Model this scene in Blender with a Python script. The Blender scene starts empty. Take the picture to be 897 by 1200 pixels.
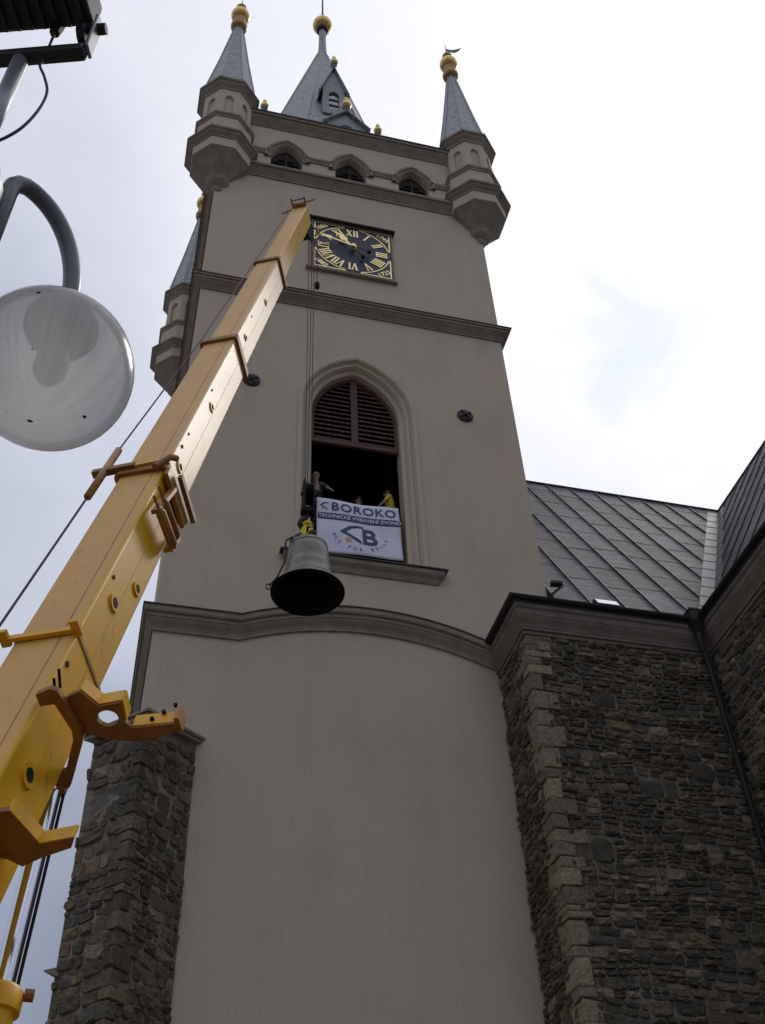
import bpy, bmesh, math, random
from mathutils import Vector, Matrix
from mathutils.geometry import tessellate_polygon
random.seed(11)
V = Vector
sc = bpy.context.scene
COL = sc.collection
rad = math.radians

# ------------------------------------------------------------------ camera
cam_d = bpy.data.cameras.new('camera'); cam = bpy.data.objects.new('camera', cam_d); COL.objects.link(cam)
cam_d.sensor_fit = 'VERTICAL'; cam_d.sensor_height = 24.0; cam_d.lens = 25.344
cam_d.clip_start = 0.05; cam_d.clip_end = 3000
yaw, pitch, roll = rad(15.89649), rad(43.76239), rad(-2.84087)
fwd = V((math.sin(yaw)*math.cos(pitch), math.cos(yaw)*math.cos(pitch), math.sin(pitch)))
rgt = V((math.cos(yaw), -math.sin(yaw), 0)); upv = rgt.cross(fwd)
cr = math.cos(roll)*rgt + math.sin(roll)*upv; cu = -math.sin(roll)*rgt + math.cos(roll)*upv
cm = Matrix((cr, cu, -fwd)).transposed().to_4x4(); cm.translation = V((0, 0, 1.6))
cam.matrix_world = cm
sc.camera = cam

# ------------------------------------------------------------------ sky, sun, exposure
SUN_AZ, SUN_EL = rad(50), rad(52)
sdir = V((math.sin(SUN_AZ)*math.cos(SUN_EL), math.cos(SUN_AZ)*math.cos(SUN_EL), math.sin(SUN_EL)))
world = bpy.data.worlds.new('World'); sc.world = world; world.use_nodes = True
nt = world.node_tree; nt.nodes.clear()
def N(t, **k):
    n = nt.nodes.new(t)
    for a, b in k.items(): setattr(n, a, b)
    return n
def math_node(op, a, b=None, clamp=False):
    n = N('ShaderNodeMath', operation=op, use_clamp=clamp)
    for i, x in enumerate((a, b)):
        if x is None: continue
        if hasattr(x, 'links'): nt.links.new(x, n.inputs[i])
        else: n.inputs[i].default_value = x
    return n.outputs[0]
skyt = N('ShaderNodeTexSky', sky_type='NISHITA', sun_disc=False, sun_elevation=SUN_EL, sun_rotation=SUN_AZ, dust_density=1.0)
bg_sky = N('ShaderNodeBackground'); bg_sky.inputs[1].default_value = 0.08
nt.links.new(skyt.outputs[0], bg_sky.inputs[0])
tc = N('ShaderNodeTexCoord')
sep = N('ShaderNodeSeparateXYZ'); nt.links.new(tc.outputs['Generated'], sep.inputs[0])
elz = math_node('MAXIMUM', sep.outputs[2], 0.0)
base = math_node('MULTIPLY_ADD', elz, 0.64); nt.nodes[-1].inputs[2].default_value = 0.17      # overcast: darker low, lighter high
dot = N('ShaderNodeVectorMath', operation='DOT_PRODUCT'); nt.links.new(tc.outputs['Generated'], dot.inputs[0]); dot.inputs[1].default_value = sdir
mr = N('ShaderNodeMapRange', interpolation_type='SMOOTHSTEP'); nt.links.new(dot.outputs['Value'], mr.inputs[0])
mr.inputs[1].default_value = 0.74; mr.inputs[2].default_value = 1.0; mr.inputs[3].default_value = 0.0; mr.inputs[4].default_value = 0.36
no = N('ShaderNodeTexNoise'); no.inputs['Scale'].default_value = 2.6; no.inputs['Detail'].default_value = 7; no.inputs['Roughness'].default_value = 0.52; no.inputs['Distortion'].default_value = 0.4
nt.links.new(tc.outputs['Generated'], no.inputs['Vector'])
nz = math_node('MULTIPLY_ADD', no.outputs['Fac'], 0.62); nt.nodes[-1].inputs[2].default_value = -0.31
lum = math_node('ADD', math_node('ADD', base, mr.outputs[0]), nz)
tint = N('ShaderNodeMapRange'); nt.links.new(lum, tint.inputs[0]); tint.inputs[1].default_value = 0.3; tint.inputs[2].default_value = 1.0
ctint = N('ShaderNodeMix', data_type='RGBA'); nt.links.new(tint.outputs[0], ctint.inputs[0])
ctint.inputs[6].default_value = (0.76, 0.86, 1.14, 1); ctint.inputs[7].default_value = (0.985, 0.99, 1.06, 1)
bg_c = N('ShaderNodeBackground'); nt.links.new(ctint.outputs[2], bg_c.inputs[0]); nt.links.new(lum, bg_c.inputs[1])
gap = N('ShaderNodeTexNoise'); gap.inputs['Scale'].default_value = 5.2; gap.inputs['Detail'].default_value = 4
nt.links.new(tc.outputs['Generated'], gap.inputs['Vector'])
gm = N('ShaderNodeMapRange', interpolation_type='SMOOTHSTEP'); nt.links.new(gap.outputs['Fac'], gm.inputs[0])
gm.inputs[1].default_value = 0.62; gm.inputs[2].default_value = 0.74; gm.inputs[3].default_value = 0.0; gm.inputs[4].default_value = 0.25
mix1 = N('ShaderNodeMixShader'); nt.links.new(gm.outputs[0], mix1.inputs[0]); nt.links.new(bg_c.outputs[0], mix1.inputs[1]); nt.links.new(bg_sky.outputs[0], mix1.inputs[2])
# thin place in the cloud right of the tower where pale blue shows through
pdot = N('ShaderNodeVectorMath', operation='DOT_PRODUCT'); nt.links.new(tc.outputs['Generated'], pdot.inputs[0]); pdot.inputs[1].default_value = (0.3806, 0.5140, 0.7687)
n9 = N('ShaderNodeTexNoise'); n9.inputs['Scale'].default_value = 11; n9.inputs['Detail'].default_value = 5; n9.inputs['Distortion'].default_value = 1.0; nt.links.new(tc.outputs['Generated'], n9.inputs['Vector'])
w9 = math_node('MULTIPLY', math_node('SUBTRACT', n9.outputs['Fac'], 0.5), 0.012)
pm = N('ShaderNodeMapRange', interpolation_type='SMOOTHSTEP'); nt.links.new(math_node('ADD', pdot.outputs['Value'], w9), pm.inputs[0])
pm.inputs[1].default_value = 0.9975; pm.inputs[2].default_value = 1.0012; pm.inputs[3].default_value = 0.0; pm.inputs[4].default_value = 0.6
bg_p = N('ShaderNodeBackground'); bg_p.inputs[0].default_value = (0.78, 0.86, 1.0, 1); bg_p.inputs[1].default_value = 1.0
mixs = N('ShaderNodeMixShader'); nt.links.new(pm.outputs[0], mixs.inputs[0]); nt.links.new(mix1.outputs[0], mixs.inputs[1]); nt.links.new(bg_p.outputs[0], mixs.inputs[2])
wo = N('ShaderNodeOutputWorld'); nt.links.new(mixs.outputs[0], wo.inputs[0])

sun_d = bpy.data.lights.new('sun', 'SUN'); sun_d.energy = 1.0; sun_d.angle = rad(14); sun_d.color = (1.0, 0.95, 0.88)
sun = bpy.data.objects.new('sun', sun_d); COL.objects.link(sun)
sun.rotation_euler = sdir.to_track_quat('Z', 'Y').to_euler()
sc.view_settings.view_transform = 'Standard'; sc.view_settings.look = 'None'
sc.view_settings.exposure = 0.0; sc.view_settings.gamma = 1.0; sc.view_settings.use_curve_mapping = False

# ------------------------------------------------------------------ materials
MATS = {}
def mat(name, col, rough=0.8, metal=0.0, col2=None, nscale=4.0, bump=0.0, bscale=30.0, coat=0.0, vary=0.0, stain=None, spec=0.5, detail=6, stretch=None):
    m = bpy.data.materials.new(name); m.use_nodes = True; t = m.node_tree; b = t.nodes['Principled BSDF']
    b.inputs['Roughness'].default_value = rough; b.inputs['Metallic'].default_value = metal
    b.inputs['Specular IOR Level'].default_value = spec
    b.inputs['Coat Weight'].default_value = coat; b.inputs['Coat Roughness'].default_value = 0.15
    b.inputs['Base Color'].default_value = (*col, 1)
    geo = t.nodes.new('ShaderNodeNewGeometry')
    vec = geo.outputs['Position']
    if stretch:
        mp = t.nodes.new('ShaderNodeMapping'); mp.inputs['Scale'].default_value = stretch
        t.links.new(vec, mp.inputs['Vector']); vec = mp.outputs[0]
    cur = None
    if col2 is not None:
        n = t.nodes.new('ShaderNodeTexNoise'); n.inputs['Scale'].default_value = nscale; n.inputs['Detail'].default_value = detail; n.inputs['Roughness'].default_value = 0.62
        t.links.new(vec, n.inputs['Vector'])
        r = t.nodes.new('ShaderNodeMapRange'); r.inputs[1].default_value = 0.32; r.inputs[2].default_value = 0.68
        t.links.new(n.outputs['Fac'], r.inputs[0])
        mx = t.nodes.new('ShaderNodeMix'); mx.data_type = 'RGBA'; t.links.new(r.outputs[0], mx.inputs[0])
        mx.inputs[6].default_value = (*col, 1); mx.inputs[7].default_value = (*col2, 1); cur = mx.outputs[2]
    for st_ in (stain if isinstance(stain, list) else [stain] if stain else []):
        sc_, lo, hi, scol, amt, stv = st_
        mp = t.nodes.new('ShaderNodeMapping'); mp.inputs['Scale'].default_value = stv; t.links.new(geo.outputs['Position'], mp.inputs['Vector'])
        n = t.nodes.new('ShaderNodeTexNoise'); n.inputs['Scale'].default_value = sc_; n.inputs['Detail'].default_value = 8; n.inputs['Roughness'].default_value = 0.65
        t.links.new(mp.outputs[0], n.inputs['Vector'])
        r = t.nodes.new('ShaderNodeMapRange'); r.inputs[1].default_value = lo; r.inputs[2].default_value = hi; r.inputs[4].default_value = amt
        t.links.new(n.outputs['Fac'], r.inputs[0])
        mx = t.nodes.new('ShaderNodeMix'); mx.data_type = 'RGBA'; t.links.new(r.outputs[0], mx.inputs[0])
        if cur: t.links.new(cur, mx.inputs[6])
        else: mx.inputs[6].default_value = (*col, 1)
        mx.inputs[7].default_value = (*scol, 1); cur = mx.outputs[2]
    if vary:
        oi = t.nodes.new('ShaderNodeObjectInfo'); ad = t.nodes.new('ShaderNodeMath'); ad.operation = 'ADD'
        t.links.new(oi.outputs['Random'], ad.inputs[0]); t.links.new(geo.outputs['Random Per Island'], ad.inputs[1])
        fr = t.nodes.new('ShaderNodeMath'); fr.operation = 'FRACT'; t.links.new(ad.outputs[0], fr.inputs[0])
        r = t.nodes.new('ShaderNodeMapRange'); r.inputs[3].default_value = 1 - vary; r.inputs[4].default_value = 1 + vary
        t.links.new(fr.outputs[0], r.inputs[0])
        mx = t.nodes.new('ShaderNodeMix'); mx.data_type = 'RGBA'; mx.blend_type = 'MULTIPLY'; mx.inputs[0].default_value = 1
        if cur: t.links.new(cur, mx.inputs[6])
        else: mx.inputs[6].default_value = (*col, 1)
        t.links.new(r.outputs[0], mx.inputs[7]); cur = mx.outputs[2]
    if cur: t.links.new(cur, b.inputs['Base Color'])
    if bump:
        n = t.nodes.new('ShaderNodeTexNoise'); n.inputs['Scale'].default_value = bscale; n.inputs['Detail'].default_value = 5
        t.links.new(vec, n.inputs['Vector'])
        bp = t.nodes.new('ShaderNodeBump'); bp.inputs['Strength'].default_value = bump; bp.inputs['Distance'].default_value = 0.02
        t.links.new(n.outputs['Fac'], bp.inputs['Height']); t.links.new(bp.outputs[0], b.inputs['Normal'])
    MATS[name] = m
    return m
def stone_mat(name, ramp, bump=0.6):
    m = bpy.data.materials.new(name); m.use_nodes = True; t = m.node_tree; b = t.nodes['Principled BSDF']
    b.inputs['Roughness'].default_value = 0.92; b.inputs['Specular IOR Level'].default_value = 0.25
    geo = t.nodes.new('ShaderNodeNewGeometry'); oi = t.nodes.new('ShaderNodeObjectInfo')
    ad = t.nodes.new('ShaderNodeMath'); ad.operation = 'ADD'; t.links.new(oi.outputs['Random'], ad.inputs[0]); t.links.new(geo.outputs['Random Per Island'], ad.inputs[1])
    fr = t.nodes.new('ShaderNodeMath'); fr.operation = 'FRACT'; t.links.new(ad.outputs[0], fr.inputs[0])
    cr_ = t.nodes.new('ShaderNodeValToRGB'); cr_.color_ramp.interpolation = 'CONSTANT'
    els = cr_.color_ramp.elements
    while len(els) < len(ramp): els.new(0.5)
    for i, (p, c) in enumerate(ramp): els[i].position = p; els[i].color = (*c, 1)
    t.links.new(fr.outputs[0], cr_.inputs[0])
    n = t.nodes.new('ShaderNodeTexNoise'); n.inputs['Scale'].default_value = 14; n.inputs['Detail'].default_value = 9; n.inputs['Roughness'].default_value = 0.78
    t.links.new(geo.outputs['Position'], n.inputs['Vector'])
    r = t.nodes.new('ShaderNodeMapRange'); r.inputs[1].default_value = 0.25; r.inputs[2].default_value = 0.75; r.inputs[3].default_value = 0.25; r.inputs[4].default_value = 1.8
    t.links.new(n.outputs['Fac'], r.inputs[0])
    mx = t.nodes.new('ShaderNodeMix'); mx.data_type = 'RGBA'; mx.blend_type = 'MULTIPLY'; mx.inputs[0].default_value = 1
    t.links.new(cr_.outputs[0], mx.inputs[6]); t.links.new(r.outputs[0], mx.inputs[7]); t.links.new(mx.outputs[2], b.inputs['Base Color'])
    n2 = t.nodes.new('ShaderNodeTexNoise'); n2.inputs['Scale'].default_value = 22; n2.inputs['Detail'].default_value = 6
    mp = t.nodes.new('ShaderNodeMapping'); mp.inputs['Scale'].default_value = (1, 1, 2.2); t.links.new(geo.outputs['Position'], mp.inputs['Vector']); t.links.new(mp.outputs[0], n2.inputs['Vector'])
    bp = t.nodes.new('ShaderNodeBump'); bp.inputs['Strength'].default_value = bump; bp.inputs['Distance'].default_value = 0.09
    t.links.new(n2.outputs['Fac'], bp.inputs['Height']); t.links.new(bp.outputs[0], b.inputs['Normal'])
    MATS[name] = m
mat('plaster', (0.575, 0.478, 0.362), 0.95, col2=(0.655, 0.552, 0.425), nscale=16, bump=0.4, bscale=26, spec=0.2, stain=[(0.55, 0.5, 0.75, (0.47, 0.39, 0.30), 0.6, (1, 1, 0.6)), (2.6, 0.53, 0.8, (0.40, 0.335, 0.26), 0.28, (1.6, 1.6, 0.12))])
mat('trim', (0.275, 0.232, 0.178), 0.95, col2=(0.36, 0.306, 0.24), nscale=3, bump=0.25, bscale=25, spec=0.2, stain=(2.0, 0.5, 0.8, (0.15, 0.13, 0.12), 0.6, (1, 1, 0.5)))
mat('trim_dark', (0.175, 0.148, 0.118), 0.95, col2=(0.24, 0.205, 0.165), nscale=3, bump=0.25, bscale=25, spec=0.2, stain=(2.0, 0.5, 0.8, (0.09, 0.08, 0.072), 0.6, (1, 1, 0.5)))  # darker version of trim for the aisle and transept eaves
mat('flashing', (0.06, 0.058, 0.058), 0.6, 0.3, col2=(0.09, 0.085, 0.08), nscale=5)
mat('gutter', (0.035, 0.033, 0.032), 0.55, 0.3)
mat('mortar', (0.30, 0.27, 0.22), 1.0, col2=(0.09, 0.082, 0.068), nscale=2.5, bump=0.9, bscale=18, spec=0.1)
mat('mortar_pale', (0.33, 0.295, 0.24), 1.0, col2=(0.12, 0.108, 0.094), nscale=3, bump=0.9, bscale=18, spec=0.1)
stone_mat('rubble', [(0, (0.139, 0.118, 0.085)), (0.25, (0.102, 0.087, 0.064)), (0.45, (0.186, 0.151, 0.105)), (0.62, (0.127, 0.111, 0.085)), (0.78, (0.233, 0.170, 0.105)), (0.9, (0.298, 0.243, 0.166)), (0.965, (0.207, 0.132, 0.083)), (0.988, (0.241, 0.178, 0.085))])
stone_mat('rubble_dark', [(0, (0.159, 0.132, 0.093)), (0.3, (0.115, 0.098, 0.073)), (0.5, (0.205, 0.161, 0.110)), (0.66, (0.139, 0.121, 0.092)), (0.8, (0.243, 0.180, 0.115)), (0.9, (0.289, 0.238, 0.166)), (0.96, (0.22, 0.15, 0.105))])
stone_mat('quoin', [(0, (0.289, 0.227, 0.153)), (0.35, (0.214, 0.174, 0.123)), (0.6, (0.27, 0.215, 0.15)), (0.8, (0.345, 0.275, 0.185))], 0.5)
mat('slate', (0.27, 0.278, 0.285), 0.55, 0.0, col2=(0.50, 0.505, 0.50), nscale=6, bump=0.7, bscale=9, stretch=(1.2, 1.2, 3.0), spec=0.6, stain=(4.0, 0.54, 0.64, (0.05, 0.052, 0.06), 0.85, (1, 1, 1.6)))
mat('turret_slate', (0.22, 0.245, 0.265), 0.5, 0.0, col2=(0.44, 0.47, 0.485), nscale=2.2, bump=0.5, bscale=5, stretch=(0.7, 0.7, 3.5), spec=0.6, stain=(3.5, 0.53, 0.64, (0.06, 0.064, 0.075), 0.8, (1, 1, 2.0)))
mat('roof_metal', (0.036, 0.038, 0.048), 0.62, 0.0, spec=0.24, col2=(0.064, 0.067, 0.080), nscale=1.6, bump=0.5, bscale=4, stretch=(0.5, 1.0, 2.6), vary=0.42, stain=(1.5, 0.49, 0.72, (0.19, 0.205, 0.235), 0.8, (1, 1, 3)))  # bluish sheen streaks painted into the colour, along with weathered patches
mat('valley_metal', (0.17, 0.175, 0.19), 0.55, 0.0, spec=0.4, col2=(0.10, 0.103, 0.113), nscale=3, vary=0.12)
mat('gold', (0.86, 0.60, 0.20), 0.24, 1.0, col2=(0.55, 0.36, 0.12), nscale=6)
mat('gilding', (1.0, 0.82, 0.38), 0.38, 0.85)
mat('gold_dark', (0.30, 0.19, 0.07), 0.4, 0.9)
mat('dark_metal', (0.03, 0.03, 0.032), 0.5, 0.5)
mat('dark_iron', (0.055, 0.053, 0.058), 0.6, 0.5)
mat('clock_blue', (0.022, 0.026, 0.058), 0.45, spec=0.4, col2=(0.03, 0.034, 0.07), nscale=5)
mat('louvre', (0.115, 0.058, 0.046), 0.8, col2=(0.15, 0.082, 0.066), nscale=7)
mat('timber_dark', (0.036, 0.026, 0.02), 0.9, col2=(0.052, 0.04, 0.031), nscale=6)
mat('inside', (0.022, 0.019, 0.016), 0.95)
mat('glass_dark', (0.05, 0.055, 0.065), 0.06, spec=1.0, coat=1.0)
mat('glass_bright', (0.75, 0.78, 0.8), 0.05, 0.85)
mat('lead', (0.34, 0.35, 0.36), 0.5, 0.1, col2=(0.22, 0.228, 0.235), nscale=4)
mat('crane_paint', (0.86, 0.45, 0.004), 0.42, col2=(0.80, 0.41, 0.008), nscale=1.2, coat=0.06, spec=0.35, bump=0.02, bscale=2, stain=[(1.6, 0.54, 0.8, (0.34, 0.22, 0.10), 0.5, (1, 1, 0.4)), (5.0, 0.60, 0.72, (0.16, 0.10, 0.05), 0.65, (1.5, 1.5, 0.5)), (11, 0.66, 0.72, (0.55, 0.47, 0.36), 0.7, (2, 2, 0.5))])
mat('crane_sky_sheen', (0.84, 0.53, 0.24), 0.42, col2=(0.78, 0.46, 0.16), nscale=1.2, coat=0.06, spec=0.35, bump=0.02, bscale=2, stain=[(1.6, 0.54, 0.8, (0.34, 0.22, 0.10), 0.5, (1, 1, 0.4)), (5.0, 0.60, 0.72, (0.16, 0.10, 0.05), 0.65, (1.5, 1.5, 0.5)), (11, 0.66, 0.72, (0.55, 0.47, 0.36), 0.7, (2, 2, 0.5))])  # paler copy of the crane paint, with the sky's reflection put into the colour
mat('crane_tan', (0.80, 0.44, 0.095), 0.5, col2=(0.72, 0.39, 0.10), nscale=1.2, coat=0.03, spec=0.4, bump=0.02, bscale=2, stain=[(1.6, 0.54, 0.8, (0.46, 0.31, 0.17), 0.6, (1, 1, 0.4)), (5.0, 0.60, 0.72, (0.20, 0.15, 0.11), 0.6, (1.5, 1.5, 0.5)), (11, 0.66, 0.72, (0.55, 0.47, 0.36), 0.7, (2, 2, 0.5))])
mat('crane_dirty', (0.50, 0.235, 0.012), 0.5, col2=(0.20, 0.10, 0.03), nscale=5, coat=0.1)
mat('crane_brown', (0.36, 0.14, 0.012), 0.55, col2=(0.22, 0.09, 0.012), nscale=5)  # fittings' brown, with part of their underside shade put into the colour
mat('black_steel', (0.014, 0.014, 0.016), 0.75, 0.0, spec=0.2)
mat('chrome', (0.75, 0.77, 0.82), 0.12, 1.0)
mat('rope_steel', (0.05, 0.048, 0.05), 0.55, 0.5)
mat('bell_bronze', (0.22, 0.208, 0.182), 0.40, 0.65, col2=(0.14, 0.132, 0.115), nscale=4, bump=0.05, bscale=40)
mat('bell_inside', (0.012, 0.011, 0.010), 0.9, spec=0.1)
mat('sling_yellow', (0.85, 0.70, 0.03), 0.8)
mat('banner_white', (0.86, 0.86, 0.97), 0.7, col2=(0.80, 0.80, 0.93), nscale=3)
mat('print_blue', (0.06, 0.055, 0.20), 0.7)
mat('print_white', (0.86, 0.86, 0.97), 0.7)
mat('print_gold', (0.72, 0.46, 0.12), 0.7)
mat('skin', (0.42, 0.25, 0.19), 0.6)
mat('shirt_yellow', (0.75, 0.58, 0.03), 0.85)
mat('shirt_grey', (0.28, 0.28, 0.27), 0.9)
mat('shirt_dark', (0.05, 0.05, 0.045), 0.9)
mat('trousers', (0.03, 0.033, 0.045), 0.9)
mat('hair', (0.03, 0.02, 0.015), 0.7)
mat('hair_grey', (0.28, 0.26, 0.25), 0.7)
mat('helmet_red', (0.35, 0.06, 0.04), 0.5)
mat('lamp_grey', (0.12, 0.124, 0.137), 0.45, 0.1, col2=(0.095, 0.098, 0.11), nscale=8, coat=0.2)
mat('flood_black', (0.025, 0.025, 0.024), 0.5, 0.2, col2=(0.04, 0.04, 0.038), nscale=8)
mat('cable_dark', (0.03, 0.028, 0.045), 0.6)
mat('galvanised', (0.35, 0.36, 0.38), 0.45, 0.6, col2=(0.28, 0.29, 0.31), nscale=10)
mat('paving', (0.12, 0.114, 0.105), 0.9, col2=(0.16, 0.152, 0.142), nscale=3, bump=0.5, bscale=10)
mat('rubber', (0.02, 0.02, 0.02), 0.8)
# opal acrylic of the lamp globe: partly clear, partly milky, with dusty streaks
gm_ = bpy.data.materials.new('opal_globe'); gm_.use_nodes = True; t = gm_.node_tree; t.nodes.clear()
o_ = t.nodes.new('ShaderNodeOutputMaterial'); tr = t.nodes.new('ShaderNodeBsdfTransparent'); tr.inputs[0].default_value = (0.93, 0.93, 0.93, 1)
df = t.nodes.new('ShaderNodeBsdfDiffuse'); df.inputs[0].default_value = (0.80, 0.80, 0.77, 1)
tl = t.nodes.new('ShaderNodeBsdfTranslucent'); tl.inputs[0].default_value = (0.97, 0.97, 0.95, 1)
ms1 = t.nodes.new('ShaderNodeMixShader'); ms1.inputs[0].default_value = 0.74; t.links.new(df.outputs[0], ms1.inputs[1]); t.links.new(tl.outputs[0], ms1.inputs[2])
tcg = t.nodes.new('ShaderNodeTexCoord'); mpg = t.nodes.new('ShaderNodeMapping'); t.links.new(tcg.outputs['Object'], mpg.inputs['Vector'])
gr = t.nodes.new('ShaderNodeVectorMath'); gr.operation = 'NORMALIZE'; t.links.new(mpg.outputs[0], gr.inputs[0]); mpg.inputs['Scale'].default_value = (1, 1, 0.0)
ng = t.nodes.new('ShaderNodeTexNoise'); ng.inputs['Scale'].default_value = 16; ng.inputs['Detail'].default_value = 4; t.links.new(gr.outputs[0], ng.inputs['Vector'])
rg = t.nodes.new('ShaderNodeMapRange'); rg.inputs[1].default_value = 0.3; rg.inputs[2].default_value = 0.75; rg.inputs[3].default_value = 0.76; rg.inputs[4].default_value = 0.92
t.links.new(ng.outputs['Fac'], rg.inputs[0])
ms2 = t.nodes.new('ShaderNodeMixShader'); t.links.new(rg.outputs[0], ms2.inputs[0]); t.links.new(tr.outputs[0], ms2.inputs[1]); t.links.new(ms1.outputs[0], ms2.inputs[2])
gl = t.nodes.new('ShaderNodeBsdfGlossy'); gl.inputs['Roughness'].default_value = 0.18
fz = t.nodes.new('ShaderNodeFresnel'); fz.inputs[0].default_value = 1.13
ms3 = t.nodes.new('ShaderNodeMixShader'); t.links.new(fz.outputs[0], ms3.inputs[0]); t.links.new(ms2.outputs[0], ms3.inputs[1]); t.links.new(gl.outputs[0], ms3.inputs[2])
vs_ = t.nodes.new('ShaderNodeTexNoise'); vs_.inputs['Scale'].default_value = 34; vs_.inputs['Detail'].default_value = 1; t.links.new(tcg.outputs['Object'], vs_.inputs['Vector'])
sk = t.nodes.new('ShaderNodeMapRange'); sk.inputs[1].default_value = 0.765; sk.inputs[2].default_value = 0.785; t.links.new(vs_.outputs['Fac'], sk.inputs[0])
dd = t.nodes.new('ShaderNodeBsdfDiffuse'); dd.inputs[0].default_value = (0.04, 0.035, 0.025, 1)
ms4 = t.nodes.new('ShaderNodeMixShader'); t.links.new(sk.outputs[0], ms4.inputs[0]); t.links.new(ms3.outputs[0], ms4.inputs[1]); t.links.new(dd.outputs[0], ms4.inputs[2])
t.links.new(ms4.outputs[0], o_.inputs[0]); MATS['opal_globe'] = gm_

# ------------------------------------------------------------------ helpers
ORG = {}
def tag(o, label, cat=None, group=None, kind=None):
    if label: o['label'] = label
    if cat: o['category'] = cat
    if group: o['group'] = group
    if kind: o['kind'] = kind
    return o
def thing(name, label, cat, loc=(0, 0, 0), group=None):
    o = bpy.data.objects.new(name, None); COL.objects.link(o); o.location = loc; o.empty_display_size = 0.3
    ORG[o.name] = V(loc)
    return tag(o, label, cat, group)
def link(name, me, parent=None):
    o = bpy.data.objects.new(name, me); COL.objects.link(o)
    if parent is not None:
        o.parent = parent; ORG[o.name] = ORG.get(parent.name, V((0, 0, 0)))
    return o
class MB:
    def __init__(s): s.v = []; s.f = []
    def face(s, pts):
        i = len(s.v); s.v += [V(p) for p in pts]; s.f.append(list(range(i, i+len(pts))))
    def add(s, vs, fs):
        i = len(s.v); s.v += [V(p) for p in vs]; s.f += [[i+k for k in f] for f in fs]
    def obox(s, c, ax, h):
        c = V(c); a, b, d = [V(x)*k for x, k in zip(ax, h)]
        vs = [c+sx*a+sy*b+sz*d for sz in (-1, 1) for sy in (-1, 1) for sx in (-1, 1)]
        s.add(vs, [(0, 2, 3, 1), (4, 5, 7, 6), (0, 1, 5, 4), (2, 6, 7, 3), (0, 4, 6, 2), (1, 3, 7, 5)])
        return s
    def box(s, x0, x1, y0, y1, z0, z1):
        return s.obox(((x0+x1)/2, (y0+y1)/2, (z0+z1)/2), ((1, 0, 0), (0, 1, 0), (0, 0, 1)), ((x1-x0)/2, (y1-y0)/2, (z1-z0)/2))
    def bar(s, a, b, w, h, up=(0, 0, 1)):
        a, b = V(a), V(b); d = (b-a); L = d.length; d.normalize(); u = V(up)
        if abs(d.dot(u)) > 0.98: u = V((0, 1, 0))
        x = d.cross(u).normalized(); y = x.cross(d)
        return s.obox((a+b)/2, (d, x, y), (L/2, w/2, h/2))
    def loft(s, rings, close=True, cap=True):
        n = len(rings[0]); i0 = len(s.v)
        for r in rings: s.v += [V(p) for p in r]
        for k in range(len(rings)-1):
            for j in range(n if close else n-1):
                a = i0+k*n+j; b = i0+k*n+(j+1) % n
                s.f.append([a, b, b+n, a+n])
        if cap:
            s.f.append([i0+j for j in reversed(range(n))]); s.f.append([i0+(len(rings)-1)*n+j for j in range(n)])
        return s
    def tube(s, pts, r, seg=10, cap=True):
        pts = [V(p) for p in pts]; rs = r if isinstance(r, (list, tuple)) else [r]*len(pts)
        rings = []; ref = None
        for i, p in enumerate(pts):
            d = (pts[min(i+1, len(pts)-1)]-pts[max(i-1, 0)]).normalized()
            if ref is None: ref = V((0, 0, 1)) if abs(d.z) < 0.9 else V((1, 0, 0))
            x = d.cross(ref).normalized(); y = d.cross(x).normalized(); ref = -y if False else ref
            rings.append([p+rs[i]*(math.cos(2*math.pi*k/seg)*x+math.sin(2*math.pi*k/seg)*y) for k in range(seg)])
        return s.loft(rings, True, cap)
    def lathe(s, prof, c, seg=24, rot=0.0, cap=True):
        c = V(c)
        return s.loft([[c+V((r*math.cos(rot+2*math.pi*k/seg), r*math.sin(rot+2*math.pi*k/seg), z)) for k in range(seg)] for r, z in prof], True, cap)
    def octo(s, prof, c, cap=True):      # octagonal stack, apothem given, flats facing the axes
        return s.lathe([(a/math.cos(math.pi/8), z) for a, z in prof], c, 8, math.pi/8, cap)
    def prism(s, poly, o, u, v, d, back=True):
        o, u, v, d = V(o), V(u), V(v), V(d); n = len(poly); i0 = len(s.v)
        s.v += [o+u*a+v*b for a, b in poly]+[o+u*a+v*b+d for a, b in poly]
        s.f.append([i0+k for k in range(n)])
        if back: s.f.append([i0+n+k for k in reversed(range(n))])
        for k in range(n): s.f.append([i0+(k+1) % n, i0+k, i0+n+k, i0+n+(k+1) % n])
        return s
    def holed(s, outer, holes, o, u, v, d=None, back=True):
        o, u, v = V(o), V(u), V(v)
        loops = [outer]+holes; flat = [p for l in loops for p in l]
        tris = tessellate_polygon([[V((a, b, 0)) for a, b in l] for l in loops])
        i0 = len(s.v); s.v += [o+u*a+v*b for a, b in flat]
        for t_ in tris: s.f.append([i0+k for k in t_])
        if d is not None:
            d = V(d); i1 = len(s.v); s.v += [o+u*a+v*b+d for a, b in flat]
            if back:
                for t_ in tris: s.f.append([i1+k for k in t_])
            k0 = 0
            for l in loops:
                n = len(l)
                for k in range(n): a, b = k0+k, k0+(k+1) % n; s.f.append([i0+a, i0+b, i1+b, i1+a])
                k0 += n
        return s
    def mesh(s, name, org=V((0, 0, 0)), smooth=False, fix=True):
        me = bpy.data.meshes.new(name); me.from_pydata([p-org for p in s.v], [], s.f)
        if fix:
            bm = bmesh.new(); bm.from_mesh(me); bmesh.ops.remove_doubles(bm, verts=bm.verts, dist=1e-5)
            bmesh.ops.recalc_face_normals(bm, faces=bm.faces); bm.to_mesh(me); bm.free()
        if smooth:
            for p in me.polygons: p.use_smooth = True
        return me
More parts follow.
